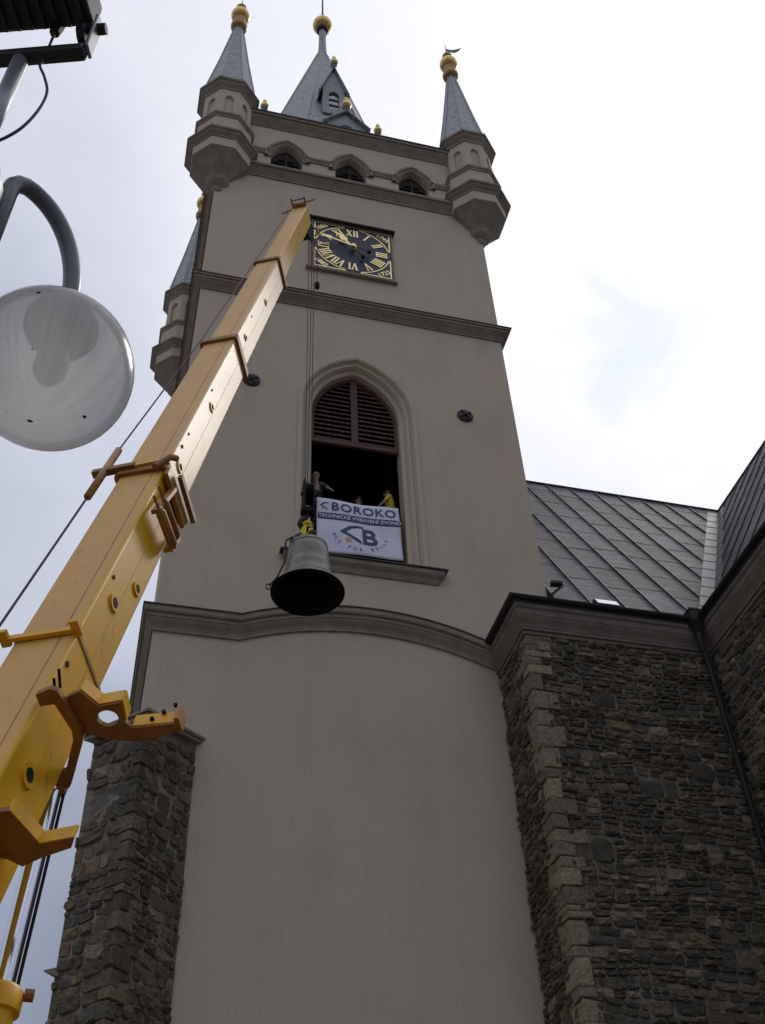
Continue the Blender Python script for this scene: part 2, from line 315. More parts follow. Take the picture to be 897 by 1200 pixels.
    def build(s, name, m, parent=None, smooth=False, fix=True, bevel=0.0, angle=None):
        org = ORG.get(parent.name, V((0, 0, 0))) if parent is not None else V((0, 0, 0))
        me = s.mesh(name, org, smooth, fix)
        me.materials.append(MATS[m]); o = link(name, me, parent)
        if smooth and angle:
            me.set_sharp_from_angle(angle=rad(angle))
        if bevel:
            b = o.modifiers.new('bevel', 'BEVEL'); b.width = bevel; b.segments = 2; b.limit_method = 'ANGLE'
        return o
X, Y, Z = V((1, 0, 0)), V((0, 1, 0)), V((0, 0, 1))
def arch_pts(hw, zs, c, off=0.0, n=14, cx=0.0):
    """pointed arch from left spring over the apex to right spring; arcs centred at cx+-c, grown by off"""
    R = hw+c+off; out = []
    a_end = math.acos(c/R)
    for i in range(n+1):
        a = math.pi-(a_end)*(i/n)*1.0 if False else math.pi-i/n*a_end
        out.append((cx+c+R*math.cos(a), zs+R*math.sin(a)))
    rgt_ = [(2*cx-x, z) for x, z in reversed(out[:-1])]
    out[-1] = (cx, out[-1][1])
    return out+rgt_
def arch_loop(hw, z0, zs, c, off=0.0, n=14, cx=0.0):
    return [(cx-hw-off, z0)]+arch_pts(hw, zs, c, off, n, cx)+[(cx+hw+off, z0)]
def text_mesh(name, body, size, m, parent, mw, bold=0.0, extrude=0.004, spacing=1.0, xs=1.0):
    cu_ = bpy.data.curves.new(name, 'FONT'); cu_.body = body; cu_.size = size; cu_.align_x = 'CENTER'; cu_.align_y = 'CENTER'
    cu_.offset = bold; cu_.extrude = extrude; cu_.space_character = spacing; cu_.resolution_u = 4
    tmp = bpy.data.objects.new('tmp_text', cu_); me = bpy.data.meshes.new_from_object(tmp); bpy.data.objects.remove(tmp); bpy.data.curves.remove(cu_)
    me.name = name
    org = ORG.get(parent.name, V((0, 0, 0)))
    me.transform(Matrix.Translation(-org) @ mw @ Matrix.Diagonal((xs, 1, 1, 1)))
    me.materials.clear(); me.materials.append(MATS[m])
    return link(name, me, parent)
def basis(u, v, n, o):
    m_ = Matrix((u, v, n)).transposed().to_4x4(); m_.translation = V(o); return m_

# ------------------------------------------------------------------ ground
g = MB(); g.face([(-400, -400, 0), (400, -400, 0), (400, 400, 0), (-400, 400, 0)])
go = g.build('ground', 'paving'); go['kind'] = 'structure'; go['label'] = 'grey paved square in front of the church'

# ------------------------------------------------------------------ church tower
XL, XR, YF, YB = 0.18, 10.03, 20.0, 29.85
CX = (XL+XR)/2; CY = (YF+YB)/2
tower = thing('church_tower', 'tall grey plastered church tower with clock, pointed belfry window and four corner turrets', 'tower', (CX, CY, 0))
HW, ZS, AC = 1.30, 25.55, 0.74           # belfry opening: half width, springing, arc centre offset
ZSILL = 19.62
W0 = 0.46                                  # width of the moulded surround
TOPW = [2.66, 5.11, 7.57]
THW, TZ0, TZS, TC = 0.60, 38.15, 39.10, 0.70
belf = arch_loop(HW, ZSILL, ZS, AC, W0, 14, CX)
tops = [arch_loop(THW, TZ0, TZS, TC, 0.0, 8, cx) for cx in TOPW]
f = MB(); f.holed([(XL, 0), (XR, 0), (XR, 41.6), (XL, 41.6)], [belf]+tops, (0, YF, 0), X, Z, (0, 0.7, 0))
f.build('front_wall', 'plaster', tower)
MB().box(XL, XL+0.7, YF+0.702, YB, 0, 41.6).build('side_wall', 'plaster', tower)
MB().box(XR-0.7, XR, YF+0.702, YB, 0, 41.6).build('side_wall', 'plaster', tower)
MB().box(XL+0.702, XR-0.702, YB-0.7, YB, 0, 41.6).build('back_wall', 'plaster', tower)
MB().box(XL+0.705, XR-0.705, YF+0.705, YB-0.705, 21.25, 21.5).build('belfry_floor', 'timber_dark', tower)
MB().box(XL+0.705, XR-0.705, YF+0.705, YB-0.705, 29.0, 29.3).build('belfry_ceiling', 'timber_dark', tower)
MB().box(XL+0.705, XR-0.705, YF+0.705, YB-0.705, 37.4, 37.6).build('upper_floor', 'timber_dark', tower)
MB().box(XL+0.3, XR-0.3, YF+0.3, YB-0.3, 41.62, 41.9).build('roof_deck', 'flashing', tower)

for (x_, y_) in ((3.4, 23.2), (6.8, 23.2), (3.4, 26.4), (6.8, 26.4)): MB().box(x_-0.14, x_+0.14, y_-0.14, y_+0.14, 21.51, 28.99).build('frame_post', 'louvre', tower)
for y_ in (23.2, 26.4): MB().box(3.56, 6.64, y_-0.12, y_+0.12, 24.6, 24.9).build('frame_beam', 'louvre', tower)
def square_ring(prof, name, m, parent):
    """moulding round the four tower walls; prof = [(projection, z)]"""
    b = MB(); rings = []
    for o_, z in prof: rings.append([(XL-o_, YF-o_, z), (XR+o_, YF-o_, z), (XR+o_, YB+o_, z), (XL-o_, YB+o_, z)])
    b.loft(rings, True, False); return b.build(name, m, parent, fix=True)
def cove(z0, z1, p, k=5):
    """cyma profile from wall at z0 out to p at z1"""
    return [(p*(0.5-0.5*math.cos(math.pi*i/k)), z0+(z1-z0)*i/k) for i in range(k+1)]
# middle cornice
square_ring([(-0.05, 30.08), (0.05, 30.08), (0.05, 30.16)]+[(0.07+a, z) for a, z in cove(30.16, 30.36, 0.15)]+[(0.25, 30.36), (0.25, 30.47), (0.30, 30.47), (0.30, 30.55)], 'middle_cornice', 'trim', tower)
square_ring([(0.285, 30.553), (0.33, 30.553), (0.33, 30.575), (0.0, 30.80), (-0.05, 30.80)], 'cornice_flashing', 'flashing', tower)
# cornice under the top stage
square_ring([(-0.05, 37.52), (0.06, 37.52), (0.06, 37.64)]+[(0.08+a, z) for a, z in cove(37.64, 37.84, 0.12)]+[(0.22, 37.84), (0.22, 37.94), (0.30, 37.94), (0.30, 38.08), (0.26, 38.08), (0.0, 38.16), (-0.05, 38.16)], 'upper_cornice', 'trim', tower)
# parapet cornice
square_ring([(-0.05, 41.32), (0.05, 41.32), (0.05, 41.42)]+[(0.07+a, z) for a, z in cove(41.42, 41.66, 0.15)]+[(0.24, 41.66), (0.24, 41.8), (0.32, 41.8), (0.32, 41.93)], 'parapet_cornice', 'trim', tower)
square_ring([(0.30, 41.935), (0.36, 41.935), (0.36, 42.0), (-0.4, 42.12), (-0.4, 41.9)], 'cornice_flashing', 'flashing', tower)
# lower cornice: straight at the left, then an arch over the plain wall field
LCP = [(-0.05, 16.72), (0.055, 16.72), (0.055, 16.80)]+[(0.06+a, z) for a, z in cove(16.80, 17.02, 0.12)]+[(0.20, 17.02), (0.20, 17.12), (0.25, 17.12), (0.27, 17.16), (0.27, 17.28)]
LCF = [(0.26, 17.283), (0.30, 17.283), (0.30, 17.31), (0.0, 17.42), (-0.05, 17.42)]
AX0, AX1, AH = 2.13, 8.30, 0.64
def rise(x):
    if x <= AX0 or x >= AX1: return 0.0
    m_ = (AX0+AX1)/2; h_ = (AX1-AX0)/2; R = (h_*h_+AH*AH)/(2*AH)
    return math.sqrt(max(R*R-(x-m_)**2, 0))-(R-AH)
def lower_sweep(prof, name, m):
    b = MB(); xs = [AX0]+[AX0+(AX1-AX0)*i/48 for i in range(1, 49)]
    rings = [[(XL-o_, YB, z) for o_, z in prof], [(XL-o_, YF-o_, z) for o_, z in prof]]
    rings += [[(x, YF-o_, z+rise(x)) for o_, z in prof] for x in xs]
    rings.append([(8.7, YF-o_, z) for o_, z in prof])
    b.loft(rings, False, False); return b.build(name, m, tower)
lower_sweep(LCP, 'lower_cornice', 'trim'); lower_sweep(LCF, 'cornice_flashing', 'flashing')

# belfry window: moulded surround, louvres, sill
def arch_path(off):
    return [(CX-HW-off, ZSILL)]+arch_pts(HW, ZS, AC, off, 16, CX)+[(CX+HW+off, ZSILL)]
win = MB()
prof = [(W0+0.002, 0.02), (W0+0.002, -0.05), (W0-0.05, -0.075), (W0-0.13, -0.05), (W0-0.15, 0.02), (W0-0.19, 0.10), (W0-0.22, 0.10), (W0-0.24, 0.05), (W0-0.29, 0.05), (W0-0.33, 0.12), (W0-0.36, 0.22), (W0-0.42, 0.25), (0.0, 0.27), (-0.0, 0.69)]
paths = [arch_path(o_) for o_, _ in prof]
win.loft([[(x, YF+dy, z) for (x, z) in p] for p, (_, dy) in zip(paths, prof)], False, False)
surround = win.build('window_surround', 'plaster', tower)
def half_width(z):            # opening half width at height z
    if z <= ZS: return HW
    R = HW+AC; d_ = R*R-(z-ZS)**2
    return max(math.sqrt(d_)-AC, 0) if d_ > AC*AC else 0
YW = YF+0.50
lf = MB(); RAILZ = 24.42
lf.box(CX-HW, CX+HW, YW-0.05, YW+0.06, RAILZ, RAILZ+0.16)
lf.box(CX-0.10, CX+0.10, YW-0.06, YW+0.05, RAILZ+0.162, ZS+1.82)
louvre = lf.build('louvre_frame', 'louvre', tower)
af = MB(); pa = arch_pts(HW, ZS, AC, 0, 14, CX); pb = arch_pts(HW, ZS, AC, -0.10, 14, CX)
pa = [(CX-HW, RAILZ+0.162)]+pa+[(CX+HW, RAILZ+0.162)]; pb = [(CX-HW+0.10, RAILZ+0.162)]+pb+[(CX+HW-0.10, RAILZ+0.162)]
af.loft([[(x, YW-0.04, z) for x, z in pa], [(x, YW-0.04, z) for x, z in pb], [(x, YW+0.05, z) for x, z in pb]], False, False)
af.build('arch_frame', 'louvre', louvre)
z = RAILZ+0.26
while z < ZS+1.75:
    hw = half_width(z+0.08)-0.09
    if hw > 0.2:
        for s_ in (-1, 1):
            a, b = CX+s_*0.103, CX+s_*hw
            x0, x1 = min(a, b), max(a, b)
            MB().obox(((x0+x1)/2, YW+0.01, z), (X, V((0, 0.5, 0.866)), V((0, -0.866, 0.5))), ((x1-x0)/2, 0.09, 0.012)).build('slat', 'louvre', louvre)
    z += 0.19
sl = MB(); sp = [(0.0, 19.17), (0.04, 19.18), (0.07, 19.24), (0.10, 19.32), (0.17, 19.38), (0.20, 19.42), (0.20, 19.54)]
sx0, sx1 = 3.02, 7.26
sl.loft([[(sx0+0.2-o_*0.8, YF+0.1, z), (sx0+0.2-o_*0.8, YF-o_, z), (sx1-0.2+o_*0.8, YF-o_, z), (sx1-0.2+o_*0.8, YF+0.1, z)] for o_, z in sp], False, False)
sill = sl.build('window_sill', 'trim', tower)
MB().add([], [])
fl = MB(); fl.prism([(sx0-0.05, 0), (sx1+0.05, 0), (sx1+0.05, 0.34), (CX+HW+0.4, 0.34), (CX+HW+0.4, 0.9), (CX-HW-0.4, 0.9), (CX-HW-0.4, 0.34), (sx0-0.05, 0.34)], (0, YF-0.25, 19.545), X, V((0, 1, 0.10)), (0, 0, 0.03)); fl.build('sill_flashing', 'flashing', sill)

# wall tie plates
for (px, pz) in ((8.41, 26.02), (1.97, 26.04)):
    b = MB(); b.tube([(px, YF+0.02, pz), (px, YF-0.05, pz), (px, YF-0.085, pz)], [0.25, 0.25, 0.20], 20)
    tp = b.build('tie_plate', 'dark_iron', tower)
    c_ = MB()
    for a in (0.6, 0.6+math.pi/2):
        c_.bar((px-0.2*math.cos(a), YF-0.10, pz-0.2*math.sin(a)), (px+0.2*math.cos(a), YF-0.10, pz+0.2*math.sin(a)), 0.05, 0.035, (0, -1, 0))
    c_.build('cross_bar', 'dark_iron', tp); c2 = MB(); c2.tube([(px, YF-0.08, pz), (px, YF-0.15, pz)], 0.045, 8); c2.build('bolt', 'dark_iron', tp)

# top stage windows, hood moulds and string course
for cx in TOPW:
    b = MB(); pr = [(0.0, 0.5), (0.0, -0.02), (0.05, -0.06), (0.12, -0.06), (0.15, -0.12), (0.24, -0.12), (0.27, -0.05), (0.27, 0.02)]
    b.loft([[(x, YF+dy, z) for x, z in arch_pts(THW, TZS, TC, o_, 10, cx)] for o_, dy in pr], False, False)
    hood = b.build('window_hood', 'trim', tower)
    s = MB(); lp = arch_loop(THW, TZ0, TZS, TC, 0, 8, cx); s.prism(lp, (0, YF+0.26, 0), X, Z, (0, 0.05, 0)); sh = s.build('shutter', 'timber_dark', tower)
    s = MB(); s.box(cx-0.05, cx+0.05, YF+0.20, YF+0.258, TZ0, TZS+0.80); s.build('mullion', 'timber_dark', sh)
    zz = TZ0+0.1
    while zz < TZS+0.5:
        s = MB(); hwz = THW-0.03 if zz < TZS else max(THW-0.03-(zz-TZS)*0.75, 0.1)
        s.obox((cx, YF+0.24, zz), (X, V((0, 0.8, 0.6)), V((0, -0.6, 0.8))), (hwz, 0.06, 0.012)); s.build('slat', 'inside', sh); zz += 0.24
segs = [XL+0.3]+[q for cx in TOPW for q in (cx-THW-0.275, cx+THW+0.275)]+[XR-0.3]
def course(x0, x1):
    b = MB(); pr = [(-0.02, 39.28), (0.06, 39.28), (0.07, 39.36), (0.12, 39.42), (0.12, 39.52), (0.03, 39.57), (-0.02, 39.57)]
    b.loft([[(x0, YF-o_, z) for o_, z in pr], [(x1, YF-o_, z) for o_, z in pr]], True, True); return b
for i in range(0, len(segs), 2): course(segs[i], segs[i+1]).build('string_course', 'trim', tower)
for cx in TOPW:      # jamb returns under the hoods
    for s_ in (-1, 1):
        course(*sorted((cx+s_*(THW+0.03), cx+s_*(THW+0.27)))).build('hood_stop', 'trim', tower)

# ---------------- corner turrets
def lancet(hw, z0, zs, c, n=6): return arch_loop(hw, z0, zs, c, 0, n, 0.0)
def turret(cx, cy, vane=False):
    c = (cx, cy, 0)
    t_ = MB()
    A = 0.90
    # shaft with a recessed lancet panel on each face
    for k in range(8):
        a = k*math.pi/4; n = V((math.cos(a), math.sin(a), 0)); u = V((-math.sin(a), math.cos(a), 0)); hw = A*math.tan(math.pi/8)
        o = V(c)+n*A; hole = lancet(0.17, 40.0, 41.35, 0.12)
        t_.holed([(-hw, 39.86), (hw, 39.86), (hw, 42.25), (-hw, 42.25)], [hole], o, u, Z)
        i0 = len(t_.v)
        t_.holed(hole, [], o-n*0.10, u, Z)
        m_ = len(hole)
        for q in range(m_):
            p0, p1 = hole[q], hole[(q+1) % m_]
            t_.face([o+u*p0[0]+Z*p0[1], o+u*p1[0]+Z*p1[1], o-n*0.10+u*p1[0]+Z*p1[1], o-n*0.10+u*p0[0]+Z*p0[1]])
    tur = t_.build('turret', 'plaster', tower)
    MB().octo([(0.99, 38.42), (0.99, 39.66)], c).build('block', 'plaster', tur)
    MB().octo([(1.02, 37.5), (1.04, 38.02)], c).build('band', 'plaster', tur)
    MB().octo([(0.92, 39.64), (1.03, 39.66), (1.03, 39.74), (1.09, 39.8), (1.09, 39.9), (0.92, 40.0)], c).build('middle_moulding', 'trim', tur)
    MB().octo([(1.03, 38.0), (1.08, 38.02), (1.08, 38.1), (1.20, 38.2), (1.20, 38.28), (1.28, 38.32), (1.28, 38.42), (1.0, 38.5)], c).build('lower_moulding', 'trim', tur)
    MB().octo([(0.88, 42.0), (0.95, 42.06), (0.95, 42.16), (1.08, 42.32), (1.08, 42.42), (1.16, 42.46), (1.16, 42.58), (0.9, 42.66)], c).build('cap_moulding', 'trim', tur)
    cb = MB(); cb.octo([(0.10, 35.95), (0.16, 36.0), (0.2, 36.12), (0.17, 36.22), (0.27, 36.3), (0.37, 36.42), (0.40, 36.52), (0.36, 36.62), (0.42, 36.75), (0.60, 36.98), (0.78, 37.22), (0.92, 37.4), (1.0, 37.48), (1.0, 37.52)], c)
    cb.build('corbel', 'trim', tur)
    rf = MB().octo([(1.12, 42.60), (1.02, 42.72), (0.96, 43.0), (0.60, 45.9), (0.18, 49.75), (0.15, 49.9)], c).build('turret_roof', 'turret_slate', tur)
    hips = MB()
    for k in range(8):
        a = math.pi/8+k*math.pi/4
        pr = [(0.96, 43.0), (0.60, 45.9), (0.18, 49.75)]
        hips.tube([(cx+r_/math.cos(math.pi/8)*math.cos(a), cy+r_/math.cos(math.pi/8)*math.sin(a), z) for r_, z in pr], 0.035, 6)
    hips.build('hip_strips', 'lead', tur)
    fz0 = 0.22
    MB().lathe([(0.17, 49.5+fz0), (0.34, 49.7+fz0), (0.37, 49.9+fz0), (0.28, 50.05+fz0), (0.24, 50.3+fz0), (0.29, 50.45+fz0), (0.27, 50.7+fz0)], c, 16).build('finial_collar', 'gold_dark', tur, True)
    MB().lathe([(0.02, 50.62+fz0)]+[(0.42*math.sin(math.pi*i/12), 51.05+fz0-0.42*math.cos(math.pi*i/12)) for i in range(1, 12)]+[(0.02, 51.47+fz0)], c, 20).build('finial_ball', 'gold', tur, True)
    MB().lathe([(0.08, 51.4+fz0), (0.08, 51.65+fz0), (0.20, 51.72+fz0), (0.24, 51.9+fz0), (0.17, 52.1+fz0), (0.05, 52.2+fz0)], c, 14).build('finial_knob', 'gold_dark', tur, True)
    if vane:
        MB().tube([(cx, cy, 52.3), (cx, cy, 53.5)], [0.03, 0.012], 6).build('vane_rod', 'dark_metal', tur)
        b = MB(); pts = [(0.0, 52.8), (0.22, 52.88), (0.5, 53.1), (0.75, 53.55), (0.98, 54.15), (0.58, 53.55), (0.3, 53.2), (0.0, 52.98)]
        b.prism(pts, (cx+0.02, cy-0.01, 0), V((0.97, 0.24, 0)), Z, (0, 0.02, 0)); b.build('weather_vane', 'dark_metal', tur)
    else:
        MB().tube([(cx, cy, 52.3), (cx, cy, 53.1)], [0.03, 0.012], 6).build('vane_rod', 'dark_metal', tur)
    return tur
for (cx, cy, vn) in ((0.27, 20.09, False), (9.98, 20.09, True), (-0.10, 29.76, False), (9.98, 29.76, False)): turret(cx, cy, vn)

# ---------------- main spire with lucarnes
SX = CX-0.14
c = (SX, CY, 0)
APZ, SLO = 61.2, 0.198
ap = lambda z: 0.11+(APZ-z)*SLO
spire = MB().octo([(4.0, 41.9), (4.0, 42.4), (ap(43.0)+0.12, 43.0), (ap(44.0), 44.0), (ap(52), 52), (ap(60.5), 60.5), (0.215, 61.3), (0.19, 62.2), (0.19, 64.0)], c).build('spire_roof', 'slate', tower)
hp = MB()
for k in range(8):
    a = math.pi/8+k*math.pi/4; q = 1/math.cos(math.pi/8)
    hp.tube([(SX+ap(z)*q*math.cos(a), CY+ap(z)*q*math.sin(a), z) for z in (43.0, 60.5)], 0.05, 6)
hp.build('hip_strips', 'lead', spire)
MB().lathe([(0.20, 63.6), (0.34, 63.8), (0.36, 63.95), (0.2, 64.02)], c, 16).build('ball_collar', 'dark_metal', spire, True)
MB().lathe([(0.02, 64.0)]+[(0.56*math.sin(math.pi*i/14), 64.56-0.56*math.cos(math.pi*i/14)) for i in range(1, 14)]+[(0.02, 65.12)], c, 24).build('finial_ball', 'gold', spire, True)
MB().lathe([(0.14, 65.05), (0.27, 65.15), (0.27, 65.45), (0.18, 65.55), (0.12, 65.9), (0.05, 66.0)], c, 14).build('finial_knob', 'dark_metal', spire, True)
MB().tube([(SX, CY, 65.9), (SX, CY, 70.5)], [0.06, 0.03], 8).build('spire_rod', 'dark_metal', spire)
def lucarne(face_dir, z0, ze, zp, hw, out, big, du=0.0):
    n = V(face_dir); u = V((-n.y, n.x, 0)); o = V((SX, CY, 0))+u*du
    def P(a, r_, z): return o+u*a+n*r_+Z*z
    rf0 = ap(z0)+out; body = MB()
    # cheeks and front with arched opening
    wz0, wzs = (z0+0.45, z0+1.85) if not big else (z0+0.95, z0+1.55)
    whw = 0.24 if not big else 0.42
    outer = [(-hw, z0), (hw, z0), (hw, ze), (0, zp-0.1), (-hw, ze)]
    hole = arch_loop(whw, wz0, wzs, 0.12, 0, 6, 0)
    body.holed(outer, [hole], n*rf0+o, u, Z, -n*0.14)
    for s_ in (-1, 1): body.obox(P(s_*(hw-0.05), (rf0+ap(ze))/2-0.2, (z0+ze)/2), (n, u, Z), ((rf0-ap(ze))/2+0.06, 0.05, (ze-z0)/2))
    lu = body.build('lucarne', 'lead', spire)
    gl_ = MB(); gl_.prism(hole, n*(rf0-0.10)+o, u, Z, -n*0.02); gl_.build('pane', 'glass_dark' if not big else 'glass_bright', lu)
    bars = MB()
    for q in range(1, 3): zz = wz0+(wzs+whw*0.8-wz0)*q/3; bars.obox(P(0, rf0-0.07, zz), (u, n, Z), (whw, 0.025, 0.025))
    bars.build('glazing_bars', 'lead', lu)
    roof = MB(); ov = 0.16; slope = (zp-ze)/hw
    for s_ in (-1, 1):
        e = P(s_*(hw+ov), rf0+ov, ze-ov*slope); p_ = P(0, rf0+ov, zp); e2 = P(s_*(hw+ov), ap(ze)-0.1, ze-ov*slope); p2 = P(0, ap(zp)-0.1, zp)
        th = (u*s_*0.6+Z*0.5)*0.07
        roof.add([e, p_, p2, e2, e+th, p_+Z*0.08, p2+Z*0.08, e2+th], [(0, 1, 2, 3), (4, 5, 6, 7), (0, 1, 5, 4), (1, 2, 6, 5), (2, 3, 7, 6), (3, 0, 4, 7)])
    roof.build('lucarne_roof', 'slate', lu)
    cc = P(0, rf0+ov*0.4, 0)
    sz = 1.0
    MB().lathe([(0.10, zp-0.1), (0.10, zp+0.35), (0.16, zp+0.38), (0.16, zp+0.44), (0.05, zp+0.46)], cc, 12).build('finial_post', 'lead', lu, True)
    MB().lathe([(0.02, zp+0.40)]+[(0.22*math.sin(math.pi*i/10), zp+0.62-0.22*math.cos(math.pi*i/10)) for i in range(1, 10)]+[(0.06, zp+0.86), (0.05, zp+0.95), (0.11, zp+1.02), (0.11, zp+1.14), (0.03, zp+1.22), (0.02, zp+1.4)], cc, 14).build('finial_ball', 'gold', lu, True)
for dr in ((0, -1, 0), (-1, 0, 0), (1, 0, 0), (0, 1, 0)):
    lucarne(dr, 48.1, 50.6, 52.6, 0.52, 0.12, False)
    lucarne(dr, 42.7, 44.8, 45.85, 0.82, 0.25, True, 0.25 if dr == (0, -1, 0) else 0.0)

# ---------------- clock
KX, KZ, KH = 5.06, 33.74, 1.38
kf = MB(); kf.box(KX-KH, KX+KH, YF-0.10, YF+0.02, KZ-KH, KZ+KH); clock = kf.build('clock_face', 'clock_blue', tower)
b = MB(); b.holed([(-KH-0.06, -KH-0.06), (KH+0.06, -KH-0.06), (KH+0.06, KH+0.06), (-KH-0.06, KH+0.06)], [[(-KH-0.002, -KH-0.002), (KH+0.002, -KH-0.002), (KH+0.002, KH+0.002), (-KH-0.002, KH+0.002)]], (KX, YF-0.12, KZ), X, Z, (0, 0.13, 0)); b.build('clock_frame', 'trim', clock)
MB().box(KX-KH-0.22, KX+KH+0.16, YF-0.26, YF+0.02, KZ+KH+0.07, KZ+KH+0.13).build('drip_board', 'dark_iron', clock)
MB().box(KX-KH-0.22, KX+KH+0.16, YF-0.14, YF+0.02, KZ-KH-0.12, KZ-KH-0.065).build('ledge', 'trim', clock)
yk = YF-0.104
def ringpts(R, n=72): return [(R*math.cos(2*math.pi*i/n), R*math.sin(2*math.pi*i/n)) for i in range(n)]
# gold corner frames: a thin L along the edges and the arc of the dial circle
for sx in (-1, 1):
    for sz in (-1, 1):
        cc = MB(); e = KH-0.08; R = KH-0.055
        a0, a1 = rad(12), rad(78)
        arc = [(sx*R*math.cos(a0+(a1-a0)*i/16), sz*R*math.sin(a0+(a1-a0)*i/16)) for i in range(17)]
        arc2 = [(x*0.968, z_*0.968) for x, z_ in arc]
        line = arc+arc2[::-1]
        cc.prism(line, (KX, yk, KZ), X, Z, (0, -0.012, 0))
        cc.box(*sorted((KX+sx*(e+0.045), KX+sx*e)), yk-0.012, yk, *sorted((KZ+sz*0.26, KZ+sz*(e+0.045))))
        cc.box(*sorted((KX+sx*0.26, KX+sx*(e-0.002))), yk-0.012, yk, *sorted((KZ+sz*e, KZ+sz*(e+0.045))))
        cc.build('corner_border', 'gilding', clock)
def stroke(b, p, q, w):
    p, q = V((*p, 0)), V((*q, 0)); d_ = (q-p).normalized(); s_ = V((-d_.y, d_.x, 0))*w/2
    return [(p+s_)[:2], (p-s_)[:2], (q-s_)[:2], (q+s_)[:2]]
def numeral(txt, ang):
    """radial numeral, feet to the centre"""
    h = 0.40; polys = []; wid = {'I': 0.105, 'V': 0.24, 'X': 0.25}
    tot = sum(wid[ch] for ch in txt); x = -tot/2
    for ch in txt:
        w = wid[ch]; cxx = x+w/2
        if ch == 'I': polys += [stroke(0, (cxx, -h/2), (cxx, h/2), 0.062), stroke(0, (cxx-w*0.46, h/2-0.015), (cxx+w*0.46, h/2-0.015), 0.03), stroke(0, (cxx-w*0.46, -h/2+0.015), (cxx+w*0.46, -h/2+0.015), 0.03)]
        if ch == 'V': polys += [stroke(0, (cxx-w*0.36, h/2), (cxx, -h/2), 0.065), stroke(0, (cxx+w*0.36, h/2), (cxx, -h/2), 0.035), stroke(0, (cxx-w*0.48, h/2-0.015), (cxx-w*0.15, h/2-0.015), 0.03), stroke(0, (cxx+w*0.2, h/2-0.015), (cxx+w*0.48, h/2-0.015), 0.03)]
        if ch == 'X': polys += [stroke(0, (cxx-w*0.34, h/2), (cxx+w*0.34, -h/2), 0.066), stroke(0, (cxx+w*0.34, h/2), (cxx-w*0.34, -h/2), 0.036), stroke(0, (cxx-w*0.48, h/2-0.015), (cxx+w*0.48, h/2-0.015), 0.012), stroke(0, (cxx-w*0.48, -h/2+0.015), (cxx+w*0.48, -h/2+0.015), 0.012)]
        x += w
    r0 = V((math.sin(ang), math.cos(ang))); t0 = V((math.cos(ang), -math.sin(ang)))
    b = MB()
    for i, pl in enumerate(polys):
        b.prism([tuple(r0*(1.02+p[1])+t0*p[0]) for p in pl], (KX, yk-0.0005*i, KZ), X, Z, (0, -0.014, 0))
    return b
for i, tx in enumerate(('XII', 'I', 'II', 'III', 'IIII', 'V', 'VI', 'VII', 'VIII', 'IX', 'X', 'XI')):
    numeral(tx, rad(30*i)).build('numeral', 'gilding', clock, fix=True)
def hand(ang, L, w, yo, tail, name, hour=False):
    r0 = V((math.sin(ang), math.cos(ang))); t0 = V((math.cos(ang), -math.sin(ang))); b = MB()
    if hour: out = [(-w, -tail), (w, -tail), (w*0.9, L*0.45), (w*3.2, L*0.55), (w*2.6, L*0.72), (w*1.2, L*0.8), (w*1.6, L*0.86), (0, L), (-w*1.6, L*0.86), (-w*1.2, L*0.8), (-w*2.6, L*0.72), (-w*3.2, L*0.55), (-w*0.9, L*0.45)]
    else: out = [(-w, -tail), (w, -tail), (w*0.9, L*0.62), (w*2.4, L*0.72), (w*1.9, L*0.8), (w*0.9, L*0.86), (w*1.1, L*0.9), (0, L), (-w*1.1, L*0.9), (-w*0.9, L*0.86), (-w*1.9, L*0.8), (-w*2.4, L*0.72), (-w*0.9, L*0.62)]
    b.prism([tuple(r0*p[1]+t0*p[0]) for p in out], (KX, yk-yo, KZ), X, Z, (0, -0.02, 0)); hd = b.build(name, 'gilding', clock)
    q = r0*(-tail); rr = MB(); rr.bar((KX-r0.x*tail*0.95, yk-yo-0.01, KZ-r0.y*tail*0.95), (KX-r0.x*(tail+0.42), yk-yo-0.01, KZ-r0.y*(tail+0.42)), 0.035, 0.02, (0, -1, 0))
    rr.lathe([(0.02, -0.08), (0.075, -0.04), (0.075, 0.04), (0.02, 0.08)], (KX-r0.x*(tail+0.45), yk-yo-0.01, KZ-r0.y*(tail+0.45)), 10); rr.build('counterweight', 'dark_metal', hd)
hand(rad(10.8*30), 0.92, 0.045, 0.10, 0.12, 'hour_hand', True)
hand(rad(48*6), 1.22, 0.04, 0.16, 0.12, 'minute_hand')
b = MB(); b.tube([(KX, yk, KZ), (KX, yk-0.22, KZ)], [0.09, 0.08], 14); b.build('hub', 'gilding', clock)
for (sx, sz, yr) in ((-1, 1, '1686'), (1, 1, '1799'), (-1, -1, '1882'), (1, -1, '1722')):
    pos = V((KX+sx*1.09, yk, KZ+sz*1.09)); ang = -sx*sz*rad(40)
    u_ = V((math.cos(ang), 0, math.sin(ang))); v_ = V((-math.sin(ang), 0, math.cos(ang)))
    text_mesh('year', yr, 0.27, 'gilding', clock, basis(u_, v_, V((0, -1, 0)), pos), bold=0.006)

